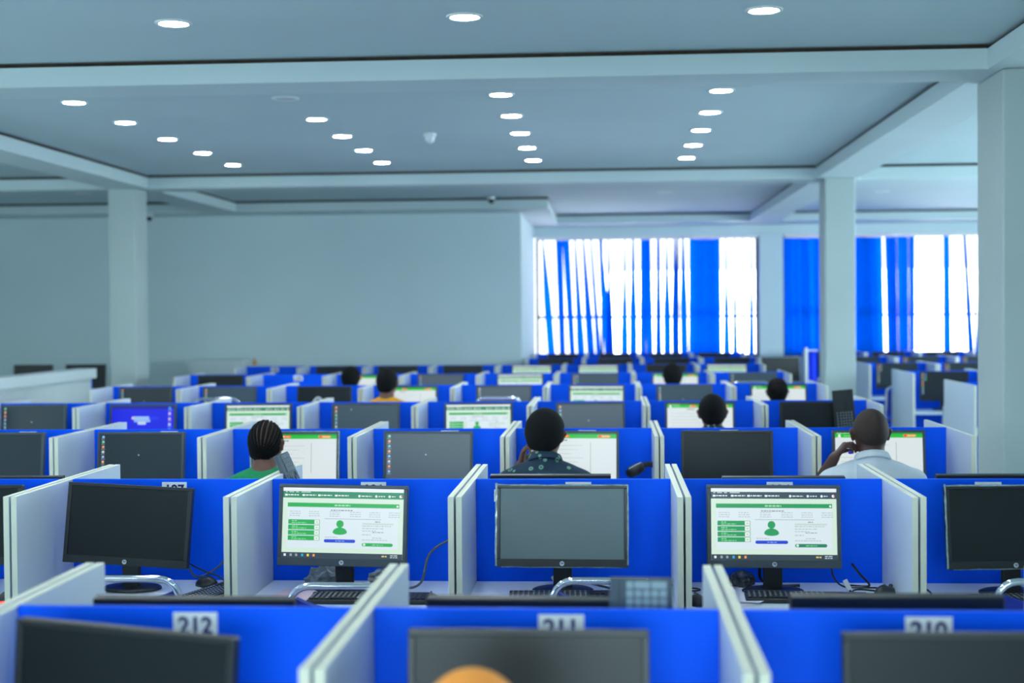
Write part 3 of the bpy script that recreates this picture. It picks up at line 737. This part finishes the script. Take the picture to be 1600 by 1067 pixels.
def crumple(x, y, z, r, label, m):
    bm = bmesh.new(); bmesh.ops.create_icosphere(bm, subdivisions=3, radius=1)
    R = random.Random(label)
    for v in bm.verts:
        d = 1+R.uniform(-.22, .22); v.co = Vector((v.co.x*r[0]*d, v.co.y*r[1]*d, max(0, v.co.z*r[2]*d+r[2]*.7)))
    me = bpy.data.meshes.new('plastic_bag'); bm.to_mesh(me); bm.free(); me.materials.append(m)
    o = link('plastic_bag', me, None, (x, y, z)); return tag(o, label, 'bag')
crumple(-1.10, y1-.12, DZ, (.07, .05, .045), 'crumpled grey plastic wrap left of the monitor stand in the third booth, second row', PLASTBAG)
crumple(-.87, y1-.12, DZ, (.06, .05, .04), 'crumpled grey plastic wrap right of the monitor stand in the third booth, second row', PLASTBAG)
crumple(.50, y1-.10, DZ, (.05, .05, .035), 'crumpled dark plastic wrap behind the monitor in the fifth booth, second row', mat('dark_wrap', (60, 66, 74), .3, var=.3, scale=30))

# headset standing on the desk in the fifth booth, third row
def headset(x, y, z, label):
    t = thing('headset', label, 'headset', (x, y, z)); t.rotation_euler = (0, 1.1, .3)
    q = MB(); q.tube([(.07*math.cos(a), 0, .13+.075*math.sin(a)) for a in [PI*k/16 for k in range(17)]], .016, 8); link('headband', q.mesh('headband', BLACKP), t)
    for sx in (-1, 1):
        q = MB(); q.lathe([(.03, -.026), (.043, -.02), (.046, 0), (.043, .02), (.03, .026)], 18)
        q.v = [(sx*.07+zz*1.0, xx, .085+yy*1.2) for (xx, yy, zz) in q.v]; e = link('ear_cup', q.mesh('ear_cup', BLACKP), t)
        q = MB(); q.tube([(sx*.098, -.03, .125), (sx*.099, -.025, .09), (sx*.098, -.02, .05)], .003, 6); link('strip', q.mesh('strip', WHITEP), e)
headset(.10, row_y(2)-.2, DZ+.085, 'black headset with a white strip right of the monitor in the fifth booth, third row')

# ------------------------------------------------------------------ chairs
def chair(x, y, label, rz=0, h=.825, m=NAVYF, wdt=.385):
    t = thing('chair', label, 'chair', (x, y, 0), math.radians(rz), 'blue chairs with chrome frames')
    a = wdt/2; yb = -.2                    # back stands towards -y
    for sx in (-1, 1):
        q = MB(); q.tube(smooth_path([(sx*a, yb+.05, .42), (sx*a, yb-.05, .2), (sx*(a+.01), yb-.1, 0)]), .0125, 8); link('leg', q.mesh('leg', CHROME), t)
        q = MB(); q.tube(smooth_path([(sx*a, .2, .42), (sx*(a+.005), .215, .2), (sx*(a+.01), .23, 0)]), .0125, 8); link('leg', q.mesh('leg', CHROME), t)
    q = MB(); rr = .07; pts = [(-a, yb+.05, .42), (-a, yb, .6), (-a, yb-.03, h-rr)]
    pts += [(-a+rr-rr*math.cos(k*PI/10), yb-.035, h-rr+rr*math.sin(k*PI/10)) for k in range(1, 6)]
    pts += [(a-rr+rr*math.sin(k*PI/10), yb-.035, h-rr+rr*math.cos(k*PI/10)) for k in range(0, 5)]
    pts += [(a, yb-.03, h-rr), (a, yb, .6), (a, yb+.05, .42)]
    q.tube(pts, .013, 10); link('back_frame', q.mesh('back_frame', CHROME), t)
    q = MB(); q.cbox(-a-.005, a+.005, yb+.03, .235, .42, .465, .018); link('seat', q.mesh('seat', m), t)
    q = MB(); n = 10; V = []; F = []; top = h-.045
    for i in range(n+1):
        u = i/n*2-1; dp = .03*(1-u*u); zt = top-.035*(1-u*u)*1.0
        for (z_, off) in ((.52, 0), (zt, 0)):
            yy = yb-.005-(z_-.5)*.08-dp
            V += [(u*(a-.02), yy, z_), (u*(a-.02), yy+.035, z_)]
    for i in range(n):
        o = i*4; F += [(o, o+4, o+6, o+2), (o+1, o+3, o+7, o+5), (o+2, o+6, o+7, o+3), (o, o+1, o+5, o+4)]
    F += [(0, 2, 3, 1), (n*4, n*4+1, n*4+3, n*4+2)]
    q.add(V, F); link('backrest', q.mesh('backrest', m), t); return t
YC = y1-.42
chair(-1.705, YC, 'chrome and blue chair at the desk in the second booth, second row'); chair(-.90, YC-.12, 'chrome and blue chair at the desk in the third booth, second row')
chair(-.005, YC, 'chrome and blue chair at the desk in the fourth booth, second row'); chair(1.50, YC+.02, 'chrome and blue chair at the desk in the sixth booth, second row')
chair(cx_of(-2)+.02, row_y(4)-.60, 'bright blue chair back before the second booth of the fifth row', 0, 1.03, BRBLUE)
chair(cx_of(1)+.02, row_y(4)-.60, 'bright blue chair back before the fifth booth of the fifth row', 0, 1.03, BRBLUE)
chair(cx_of(4)-.05, row_y(5)-.58, 'bright blue chair back before the eighth booth of the sixth row', 0, 1.03, BRBLUE)
chair(3.52, row_y(5)-.64, 'navy chair in the second row of the right block', 0, .83); chair(3.42, row_y(6)-.64, 'navy chair in the third row of the right block', 0, .85)
def tote(x, y, z, label):
    t = thing('white_bag', label, 'bag', (x, y, z))
    q = MB(); q.cbox(-.11, .11, -.05, .05, 0, .25, .03); link('body', q.mesh('body', WHITEC), t)
    q = MB(); q.tube([(-.06+.12*k/12, 0, .24+.07*math.sin(PI*k/12)) for k in range(13)], .012, 8); link('handle', q.mesh('handle', WHITEC), t)
tote(cx_of(-1)+.0, row_y(4)-.40, DZ, 'white bag before the third booth of the fifth row')

# ------------------------------------------------------------------ left side: low counter, cabinet, desk
ct = thing('reception_counter', 'long white counter with a thick cap at the far left', 'counter', (-5.56, 0, 0))
q = MB(); q.box(-.06, .06, 10.2, 14.80, 0, 1.09); link('body', q.mesh('body', CABINET), ct)
q = MB(); q.cbox(-.12, .1, 10.2, 14.86, 1.09, 1.195, .006); link('cap', q.mesh('cap', CABINET), ct)
q = MB(); q.cbox(-.05, .062, 14.801, 14.82, .25, 1.08, .003); o = link('end_panel', q.mesh('end_panel', BLUE), ct); o['label'] = 'blue end panel'
cb = thing('storage_cabinet', 'low white cabinet standing against the back wall right of the column', 'cabinet', (-5.4, 19.6, 0))
q = MB(); q.cbox(-.42, .36, -.2, .2, 0, 1.13, .004); link('body', q.mesh('body', CABINET), cb)
for i in range(2):
    q = MB(); q.cbox(-.41+i*.39, -.04+i*.39, -.215, -.2, .06, 1.08, .003); d_ = link('door', q.mesh('door', CABINET), cb)
    q = MB(); q.cbox(-.06+i*.06, -.05+i*.06, -.235, -.213, .55, .68, .003); link('handle', q.mesh('handle', CHROME), d_)
q = MB(); q.cbox(.36, .60, -.2, .2, 0, .93, .004); link('side_shelf', q.mesh('side_shelf', CABINET), cb)
bt = thing('bottle', 'small yellow bottle standing near the back wall right of the column', 'bottle', (-4.92, 19.52, .93))
q = MB(); q.lathe([(.036, 0), (.038, .02), (.038, .13), (.016, .165), (.014, .18)], 16); link('body', q.mesh('body', YELLOWP), bt)
q = MB(); q.lathe([(.017, .178), (.017, .205), (.014, .207)], 14); link('cap', q.mesh('cap', YELLOWP), bt)
tb = thing('side_table', 'white table in the far left bay carrying two monitors', 'table', (-7.1, 17.3, 0))
q = MB(); q.cbox(-1.1, 1.1, -.35, .35, .72, .75, .004); link('tabletop', q.mesh('tabletop', DESK), tb)
lm = MB(); lm.box(-.025, .025, -.025, .025, 0, .72); lme = lm.mesh('leg', CHROME)
for sx in (-1, 1):
    for s_ in (-1, 1): link('leg', lme, tb, (sx*1.0, s_*.3, 0))
monitor(-7.13, 17.2, 'off', 'left one of two dark monitors on the table beyond the white counter', 0, logo=False, black=True, dz=.05)
monitor(-6.46, 17.2, 'off', 'right one of two dark monitors on the table beyond the white counter', 6, logo=False, black=True, dz=.05)
chair(-7.75, 16.7, 'blue chair beyond the white counter at the far left', 0, .98, BRBLUE)

# far right of the main block: dark screen, post and blue curtain beside the aisle
monitor(2.18, 18.2, 'off', 'large dark monitor on the side desk by the aisle column', 14, logo=False, black=True, dz=.05)
sd = thing('side_desk', 'white side desk at the aisle end before the column', 'desk', (2.2, 18.15, 0))
q = MB(); q.cbox(-.28, .3, -.3, .3, .72, .75, .004); link('tabletop', q.mesh('tabletop', DESK), sd)
for sx in (-1, 1):
    q = MB(); q.box(sx*.26-.012, sx*.26+.012, -.28, .28, 0, .72); link('side_panel', q.mesh('side_panel', WHITEB), sd)
cu = thing('blue_banner_stand', 'narrow bright blue cloth hanging on a white post by the aisle column', 'banner', (2.43, 17.3, 0))
q = MB(); q.tube([(-.06, 0, 0), (-.06, 0, 1.3)], .02, 10); link('post', q.mesh('post', WHITEP), cu)
q = MB(); q.lathe([(.15, 0), (.15, .015), (.05, .025)], 18, (-.06, 0, 0)); link('base', q.mesh('base', WHITEP), cu)
q = MB(); n = 12; V = []; F = []
for i in range(n+1):
    u = i/n; yy = .012*math.sin(u*9)
    V += [(-.03+.1*u, yy, .5), (-.03+.1*u, yy, 1.26), (-.03+.1*u, yy+.004, .5), (-.03+.1*u, yy+.004, 1.26)]
for i in range(n): o_ = i*4; F += [(o_, o_+4, o_+5, o_+1), (o_+2, o_+3, o_+7, o_+6), (o_+1, o_+5, o_+7, o_+3)]
q.add(V, F, 0, True); link('cloth', q.mesh('cloth', BRBLUE), cu)
q = MB(); q.tube([(-.06, 0, 1.265), (.08, 0, 1.265)], .01, 8); link('arm', q.mesh('arm', WHITEP), cu)

# ------------------------------------------------------------------ people (one continuous surface each, meshed from a distance field)
class Field:
    def __init__(s, lo, hi, h):
        s.h = h; s.lo = np.array(lo, float); s.n = np.ceil((np.array(hi)-s.lo)/h).astype(int)+1
        s.ax = [s.lo[i]+h*np.arange(s.n[i]) for i in range(3)]
        s.F = np.full(s.n, .12, np.float32)
    def sub(s, lo, hi):
        i0 = np.clip(((np.array(lo)-s.lo)/s.h).astype(int), 0, s.n-1); i1 = np.clip(((np.array(hi)-s.lo)/s.h).astype(int)+2, 1, s.n)
        sl = tuple(slice(a, b) for a, b in zip(i0, i1))
        return sl, [s.ax[i][sl[i]].astype(np.float32) for i in range(3)]
    def merge(s, sl, d, k):
        F = s.F[sl]
        hh = np.maximum(k-np.abs(F-d), 0)/k
        s.F[sl] = np.minimum(F, d)-hh*hh*k*.25
    def cone(s, a, b, ra, rb, k=.02):
        a = np.array(a, float); b = np.array(b, float); m = max(ra, rb)+.05
        sl, (X, Y, Z) = s.sub(np.minimum(a, b)-m, np.maximum(a, b)+m)
        if 0 in [len(X), len(Y), len(Z)]: return
        X = X[:, None, None]; Y = Y[None, :, None]; Z = Z[None, None, :]
        ba = b-a; L = max(ba@ba, 1e-9)
        t = np.clip(((X-a[0])*ba[0]+(Y-a[1])*ba[1]+(Z-a[2])*ba[2])/L, 0, 1)
        d = np.sqrt((X-a[0]-t*ba[0])**2+(Y-a[1]-t*ba[1])**2+(Z-a[2]-t*ba[2])**2)-(ra+(rb-ra)*t)
        s.merge(sl, d.astype(np.float32), k)
    def ell(s, c, r, k=.02):
        c = np.array(c, float); r = np.array(r, float)
        sl, (X, Y, Z) = s.sub(c-r-.05, c+r+.05)
        if 0 in [len(X), len(Y), len(Z)]: return
        X = (X-c[0])[:, None, None]; Y = (Y-c[1])[None, :, None]; Z = (Z-c[2])[None, None, :]
        k0 = np.sqrt((X/r[0])**2+(Y/r[1])**2+(Z/r[2])**2); k1 = np.sqrt((X/r[0]**2)**2+(Y/r[1]**2)**2+(Z/r[2]**2)**2)+1e-6
        s.merge(sl, (k0*(k0-1)/k1).astype(np.float32), k)
    def grid(s): return s.ax[0][:, None, None], s.ax[1][None, :, None], s.ax[2][None, None, :]
    def cut(s, p, n):
        X, Y, Z = s.grid(); n = np.array(n, float); n /= np.linalg.norm(n)
        s.F = np.maximum(s.F, ((X-p[0])*n[0]+(Y-p[1])*n[1]+(Z-p[2])*n[2]).astype(np.float32))
    def mesh(s, name, m):
        F = s.F; F[0] = F[-1] = .1; F[:, 0] = F[:, -1] = .1; F[:, :, 0] = F[:, :, -1] = .1
        I = F < 0
        cnt = np.zeros(tuple(np.array(F.shape)-1), np.int8)
        nx, ny, nz = F.shape
        for a in (0, 1):
            for b in (0, 1):
                for c in (0, 1): cnt += I[a:nx-1+a, b:ny-1+b, c:nz-1+c]
        act = (cnt > 0) & (cnt < 8); idx = np.argwhere(act); ids = np.full(act.shape, -1, np.int64); ids[act] = np.arange(len(idx))
        corners = [(a, b, c) for a in (0, 1) for b in (0, 1) for c in (0, 1)]
        fv = {k: F[idx[:, 0]+k[0], idx[:, 1]+k[1], idx[:, 2]+k[2]] for k in corners}
        acc = np.zeros((len(idx), 3)); num = np.zeros(len(idx))
        for k in corners:
            for ax in range(3):
                if k[ax]: continue
                k2 = tuple(v+1 if i == ax else v for i, v in enumerate(k))
                f0, f1 = fv[k], fv[k2]; cr = (f0 < 0) != (f1 < 0)
                t = np.where(cr, f0/np.where(cr, f0-f1, 1), 0); p = np.tile(np.array(k, float), (len(idx), 1)); p[:, ax] += t
                acc += p*cr[:, None]; num += cr
        V = s.lo+s.h*(idx+acc/num[:, None])
        Q = []
        for ax in range(3):
            sl0 = [slice(1, -1)]*3; sl1 = [slice(1, -1)]*3; sl0[ax] = slice(0, -1); sl1[ax] = slice(1, None)
            A = I[tuple(sl0)]; B = I[tuple(sl1)]; e = np.argwhere(A != B); off = np.array([1, 1, 1]); off[ax] = 0; e = e+off
            u, v = [(1, 2), (2, 0), (0, 1)][ax]
            def cell(du, dv):
                q = e.copy(); q[:, u] += du; q[:, v] += dv; return ids[q[:, 0], q[:, 1], q[:, 2]]
            qd = np.stack([cell(-1, -1), cell(0, -1), cell(0, 0), cell(-1, 0)], 1)
            ins = I[e[:, 0], e[:, 1], e[:, 2]]
            qd[~ins] = qd[~ins][:, ::-1]; Q.append(qd)
        Q = np.concatenate(Q); Q = Q[(Q >= 0).all(1)]
        me = bpy.data.meshes.new(name); me.vertices.add(len(V)); me.vertices.foreach_set('co', V.astype(np.float32).ravel())
        me.loops.add(Q.size); me.loops.foreach_set('vertex_index', Q.ravel().astype(np.int32))
        me.polygons.add(len(Q)); me.polygons.foreach_set('loop_start', np.arange(0, Q.size, 4, dtype=np.int32))
        try: me.polygons.foreach_set('loop_total', np.full(len(Q), 4, np.int32))
        except Exception: pass
        me.materials.append(m); me.update(calc_edges=True); me.validate()
        me.polygons.foreach_set('use_smooth', np.ones(len(me.polygons), bool)); return me

def hand_prims(wrist, d, nrm, thumb_sign, curl, sc=1.):
    """palm and five fingers; d = wrist to knuckles, nrm = palm side the fingers close towards"""
    wv = np.array(wrist, float); d = np.array(d, float); d /= np.linalg.norm(d); nrm = np.array(nrm, float); nrm -= d*(nrm@d); nrm /= np.linalg.norm(nrm)
    side = np.cross(d, nrm)*thumb_sign; out = []
    lens = [.072, .082, .076, .058]; pl = [.088, .09, .086, .078]
    for i in range(4):
        o = (.030-.020*i)*sc; kn = wv+d*pl[i]*sc+side*o
        out.append((wv+side*o*.55+d*.012, kn, .0135*sc, .0115*sc, .012))
        p = kn; a = 0
        for j, fr in enumerate((.46, .3, .24)):
            a += curl[i]*(1., 1.1, .7)[j]
            q = p+(d*math.cos(a)+nrm*math.sin(a)+side*(.12-.08*i)*.4)*lens[i]*fr*sc
            out.append((p, q, (.0098-.001*j)*sc, (.0090-.001*j)*sc, .004)); p = q
    b = wv+side*.026*sc+d*.02*sc; c = b+(side*.75+d*.6+nrm*.35)*.042*sc; e = c+(d*.8+side*.15+nrm*.6)*.032*sc; g_ = e+(d*.75-side*.15+nrm*.6)*.026*sc
    out += [(wv+d*.01, b, .016*sc, .015*sc, .012), (b, c, .0145*sc, .0115*sc, .010), (c, e, .0112*sc, .0098*sc, .004), (e, g_, .0098*sc, .0075*sc, .004)]
    return out

def person(label, x, y, top, skin, shirt, hair='short', hairt=.014, h=.009, hs=1., sw=1., larm=None, rarm=None, collar=False, sleeve=.7, htilt=0, hturn=0, hat=None, lean=0., nape=.0):
    """seated person facing +y, hips over (x, y); top = height of the crown"""
    t = thing('person', label, 'person', (x, y, 0), 0, 'people seated at the booths')
    dz = (top-hairt*.9)-(1.16+.108*hs)
    def Z(p): p = np.array(p, float); k = np.clip((p[2]-.52)/.4, 0, 1); return np.array([p[0], p[1]+lean*k, p[2]+dz*k])
    hc = Z((0, .09, 1.16)); nb = Z((0, .035, 1.0)); nt = Z((0, .065, 1.09))
    W = .185*sw
    shL, shR = Z((-W, .035, .915)), Z((W, .035, .915))
    arms = {}
    for nm, sh, spec, sgn in (('L', shL, larm, -1), ('R', shR, rarm, 1)):
        if spec is None:
            el = Z((sgn*.25*sw, .19, .775)); el[2] = max(el[2], .75); wr_ = np.array([sgn*.15, .42, DZ+.05]); hd = ((0, 1, -.05), (0, -.05, -1), [.25, .3, .35, .4])
        else: el, wr_, hd = spec
        arms[nm] = (sh, np.array(el, float), np.array(wr_, float), hd, sgn)
    torso = [('e', Z((0, -.01, .56)), (.165*sw, .125, .12), .05), ('e', Z((0, .0, .72)), (.15*sw, .108, .16), .05), ('e', Z((0, .015, .86)), (.165*sw, .112, .145), .05),
             ('c', Z((-.12*sw, .025, .925)), Z((.12*sw, .025, .925)), .062, .062, .05),
             ('c', Z((-.015, .03, 1.0)), shL, .048, .048, .04), ('c', Z((.015, .03, 1.0)), shR, .048, .048, .04)]
    lo, hi = (-.45, -.3, .0), (.45, .65, top+.06)
    def put(F, prims, off=0.):
        for p in prims:
            if p[0] == 'e': F.ell(p[1], np.array(p[2])+off, p[3])
            else: F.cone(p[1], p[2], p[3]+off, p[4]+off, p[5])
    def R(v):      # head turn about z and tilt about y
        v = np.array(v, float)*hs; a, b = math.radians(hturn), math.radians(htilt)
        v = np.array([v[0]*math.cos(a)-v[1]*math.sin(a), v[0]*math.sin(a)+v[1]*math.cos(a), v[2]])
        return hc+np.array([v[0]*math.cos(b)+v[2]*math.sin(b), v[1], -v[0]*math.sin(b)+v[2]*math.cos(b)])
    # body
    F = Field(lo, hi, h); put(F, torso)
    F.cone(nb, nt+(hc-nt)*.3, .060*hs, .056*hs, .03)
    F.ell(R((0, -.008, .012)), np.array((.077, .096, .096))*hs, .02); F.ell(R((0, .035, -.045)), np.array((.058, .062, .062))*hs, .03)
    F.cone(R((0, .09, .0)), R((0, .108, -.03)), .010*hs, .013*hs, .012); F.cone(R((-.02, .088, -.066)), R((.02, .088, -.066)), .008*hs, .008*hs, .008)
    F.cone(R((-.035, .082, .022)), R((.035, .082, .022)), .012, .012, .015)
    eo = max(0, hairt-.010)*.8
    for sx in (-1, 1):
        F.cone(R((sx*.076, .0, .012)), R((sx*(.086+eo), .0, .004)), .012*hs, .011*hs, .008); F.cone(R((sx*(.087+eo), -.004, .012)), R((sx*.079, .006, -.030)), .010*hs, .008*hs, .006)
    for nm, (sh, el, wr_, hd, sgn) in arms.items():
        F.cone(sh, el, .050*sw, .040, .03); F.cone(el, wr_, .041, .027, .02)
        for (a, b, ra, rb, k) in hand_prims(wr_, hd[0], hd[1], -sgn if len(hd) < 4 else hd[3], hd[2]): F.cone(a, b, ra, rb, k)
    for sx in (-1, 1):
        F.cone((sx*.09, 0, .54), (sx*.11, .40, .52), .082, .06, .04); F.cone((sx*.11, .40, .51), (sx*.11, .40, .09), .058, .04, .03); F.cone((sx*.11, .39, .06), (sx*.115, .52, .04), .036, .03, .02)
    link('body', F.mesh('body', skin), t)
    # eyes
    for sx in (-1, 1):
        q = MB(); q.lathe([(.002, -.011), (.008, -.008), (.0112, 0), (.008, .008), (.002, .011)], 12); e_ = link('eye', q.mesh('eye', EYE), t, tuple(R((sx*.031, .077, .004))))
        q = MB(); q.lathe([(.0045, 0), (.0040, .0012)], 10); q.v = [(a_, .0106+c_, b_) for (a_, b_, c_) in q.v]; link('pupil', q.mesh('pupil', BLACKP), e_)
    # shirt
    F = Field((-.45, -.3, .42), (.45, .65, top-.1), h); put(F, torso, .011)
    for nm, (sh, el, wr_, hd, sgn) in arms.items():
        F.cone(sh, sh+(el-sh)*sleeve, .050*sw+.013, .045+.012, .03)
        if sleeve >= 1: F.cone(el, el+(wr_-el)*.85, .05, .038, .02)
    F.cut(nb+np.array((0, 0, .052)), (0, -.35, 1)) if not collar else None
    if collar: F.cone(nb-np.array((0, 0, .02)), nb+(nt-nb)*.72, .082*hs, .070*hs, .012); F.cut(nb+(nt-nb)*.58, (0, .45, 1))
    F.cut((0, 0, .46), (0, 0, -1))
    so = link('shirt', F.mesh('shirt', shirt), t)
    if collar:
        F = Field(nb-np.array((.16, .16, .08)), nb+np.array((.16, .16, .16)), .005); ax_ = nt-nb
        F.cone(nb+ax_*.02, nb+ax_*.62, .094*hs, .0755*hs, .01); F.cut(nb+ax_*.60, (0, .45, 1)); F.cut(nb+ax_*.16, (0, -.5, -1))
        link('collar', F.mesh('collar', shirt), so)
    F = Field((-.35, -.25, .05), (.35, .5, .7), max(h, .011))
    F.ell(Z((0, -.01, .56)), (.178*sw, .137, .118), .05)
    for sx in (-1, 1): F.cone((sx*.09, 0, .54), (sx*.11, .40, .52), .094, .072, .04); F.cone((sx*.11, .40, .51), (sx*.11, .40, .12), .07, .056, .03)
    F.cut((0, 0, .62), (0, 0, 1)); F.cut((0, 0, .1), (0, 0, -1)); link('trousers', F.mesh('trousers', DARKT), t)
    for sx in (-1, 1):
        q = MB(); q.cbox(sx*.113-.045, sx*.113+.045, .33, .58, 0, .095, .03); link('shoe', q.mesh('shoe', SHOE), t)
    # hair
    hh = .0035 if hair == 'braid' else min(h, .006); F = Field(hc-np.array((.16, .17, .17)), hc+np.array((.16, .17, .17)), hh)
    cpt = R((0, -.008, .012)); rr = np.array((.077, .096, .096))*hs+hairt
    F.ell(cpt, rr, .01)
    if nape: F.cone(R((-.022, -.062, -.045)), R((.022, -.062, -.045)), .024+hairt, .024+hairt, .03)
    X, Y, Zg = F.grid()
    if hair == 'braid':
        a0 = np.array((0, .62, .48)); a0 /= np.linalg.norm(a0)
        px, py, pz = X-cpt[0], Y-cpt[1], Zg-cpt[2]
        e1 = np.array((1., 0, 0)); e2 = np.cross(a0, e1)
        ang = np.arctan2(px*e1[0]+py*e1[1]+pz*e1[2], px*e2[0]+py*e2[1]+pz*e2[2])
        F.F = (F.F+np.float32(hairt*1.7)*np.exp(-(np.sin(ang*12)/.42)**2).astype(np.float32)).astype(np.float32)
    if hat is None:
        F.cut(cpt+np.array((0, 0, -.012-nape)), (0, .62, -.78))
        F.cut(R((0, .078, 0)), (0, 1, -.2))
        for sx in (-1, 1):   # bare around the ears
            c = R((sx*(.098+eo), .014, -.012)); d = np.sqrt((X-c[0])**2+((Y-c[1])/1.3)**2+((Zg-c[2])/1.5)**2)-(.034+eo)
            F.F = np.maximum(F.F, -d.astype(np.float32))
        link('hair', F.mesh('hair', STUB if hair == 'shaved' else HAIR), t)
    else:
        F.cut(cpt+np.array((0, 0, -.03)), (0, .3, -.95)); link('cap', F.mesh('cap', hat), t)
    return t

# arm specs: elbow, wrist, (hand direction, closing side, finger curls)
def LA(el, wr, d, n, c, th=None): return (el, wr, (d, n, c) if th is None else (d, n, c, th))
yh = lambda r: row_y(r)-.80
person('person in a green top with cornrow braids, seen from behind', -1.775, yh(2), 1.207, SKIN, GREENC, 'braid', .010, .006, 1.06, .95, hturn=-10, nape=.03)
person('person with short black hair in a navy leaf-print shirt at the fifth booth, third row', -.325, yh(2), 1.262, SKIN, LEAFC, 'short', .022, .0055, 1.07, 1.0, collar=True, hturn=-14, nape=.004,
       larm=LA((-.23, .26, .80), (-.135, .17, .955), (.25, .0, 1), (1, -.1, .1), [.5, .55, .6, .6]))
p3 = person('person with shaved head in a white shirt, one hand at the neck, holding a pen', 1.315, yh(2), 1.253, SKIN2, WHITEC, 'shaved', .004, .0055, 1.10, 1.08, collar=True, sleeve=.85,
       larm=LA((-.285, .20, .79), (-.185, .07, 1.005), (.62, .05, .75), (.62, .0, -.75), [.75, .8, .85, .9], 1))
person('person with dark hair and a patterned collar before the seventh booth of the fourth row', .70, yh(3), 1.192, SKIN, PATC, 'short', .012, .008, 1.10, .95, collar=True, nape=.012)
person('person with dark braided hair before the eighth booth of the fifth row', 1.42, yh(4), 1.185, SKIN2, GREYC, 'braid', .012, .008, 1.02, .95, nape=.04)
person('person in a yellow top with short black hair in the fifth row', -1.90, yh(4), 1.285, SKIN, YELLOWC, 'short', .014, .009, 1.06, .95, lean=.0, hturn=-12, nape=.02)
person('person with rounded black hair in the sixth row, left', -2.66, yh(5), 1.215, SKIN2, GREYC, 'short', .022, .011, 1.04, .9, nape=.05)
person('person with black hair in the sixth row, right of centre', .65, yh(5), 1.220, SKIN2, GREYC, 'short', .022, .011, 1.04, .95, nape=.05)
person('person in an orange cap at the third booth, nearest row, only the crown in view', -.225, 2.2, 1.172, SKIN, ORANGEC, 'short', .014, .012, 1.05, 1., hat=ORANGEC)
pn = thing('pen', 'blue pen held in the hand of the person in the white shirt', 'pen', (1.315-.108, yh(2)+.005, 1.038))
pn.rotation_mode = 'QUATERNION'; pn.rotation_quaternion = Vector((-.3, -.93, .12)).to_track_quat('Z', 'Y')
q = MB(); q.lathe([(.002, -.05), (.005, -.04), (.005, .03)], 10); link('barrel', q.mesh('barrel', PENB), pn)
q = MB(); q.lathe([(.0082, .028), (.0082, .07), (.005, .076)], 10); link('cap', q.mesh('cap', PENB), pn)
for (x, r, w_) in ((-1.775, 2, 'the third booth, third row'), (-.325, 2, 'the fifth booth, third row'), (1.315, 2, 'the seventh booth, third row'), (.70, 3, 'the seventh booth of the fourth row'), (1.42, 4, 'the eighth booth of the fifth row'), (-1.90, 4, 'the fourth booth of the fifth row'), (-2.66, 5, 'the third booth of the sixth row'), (.65, 5, 'the seventh booth of the sixth row')):
    chair(x, yh(r)+.0, 'blue chair under the person at %s' % w_)
chair(-.225, 2.2, 'blue chair under the person at the third booth, nearest row')
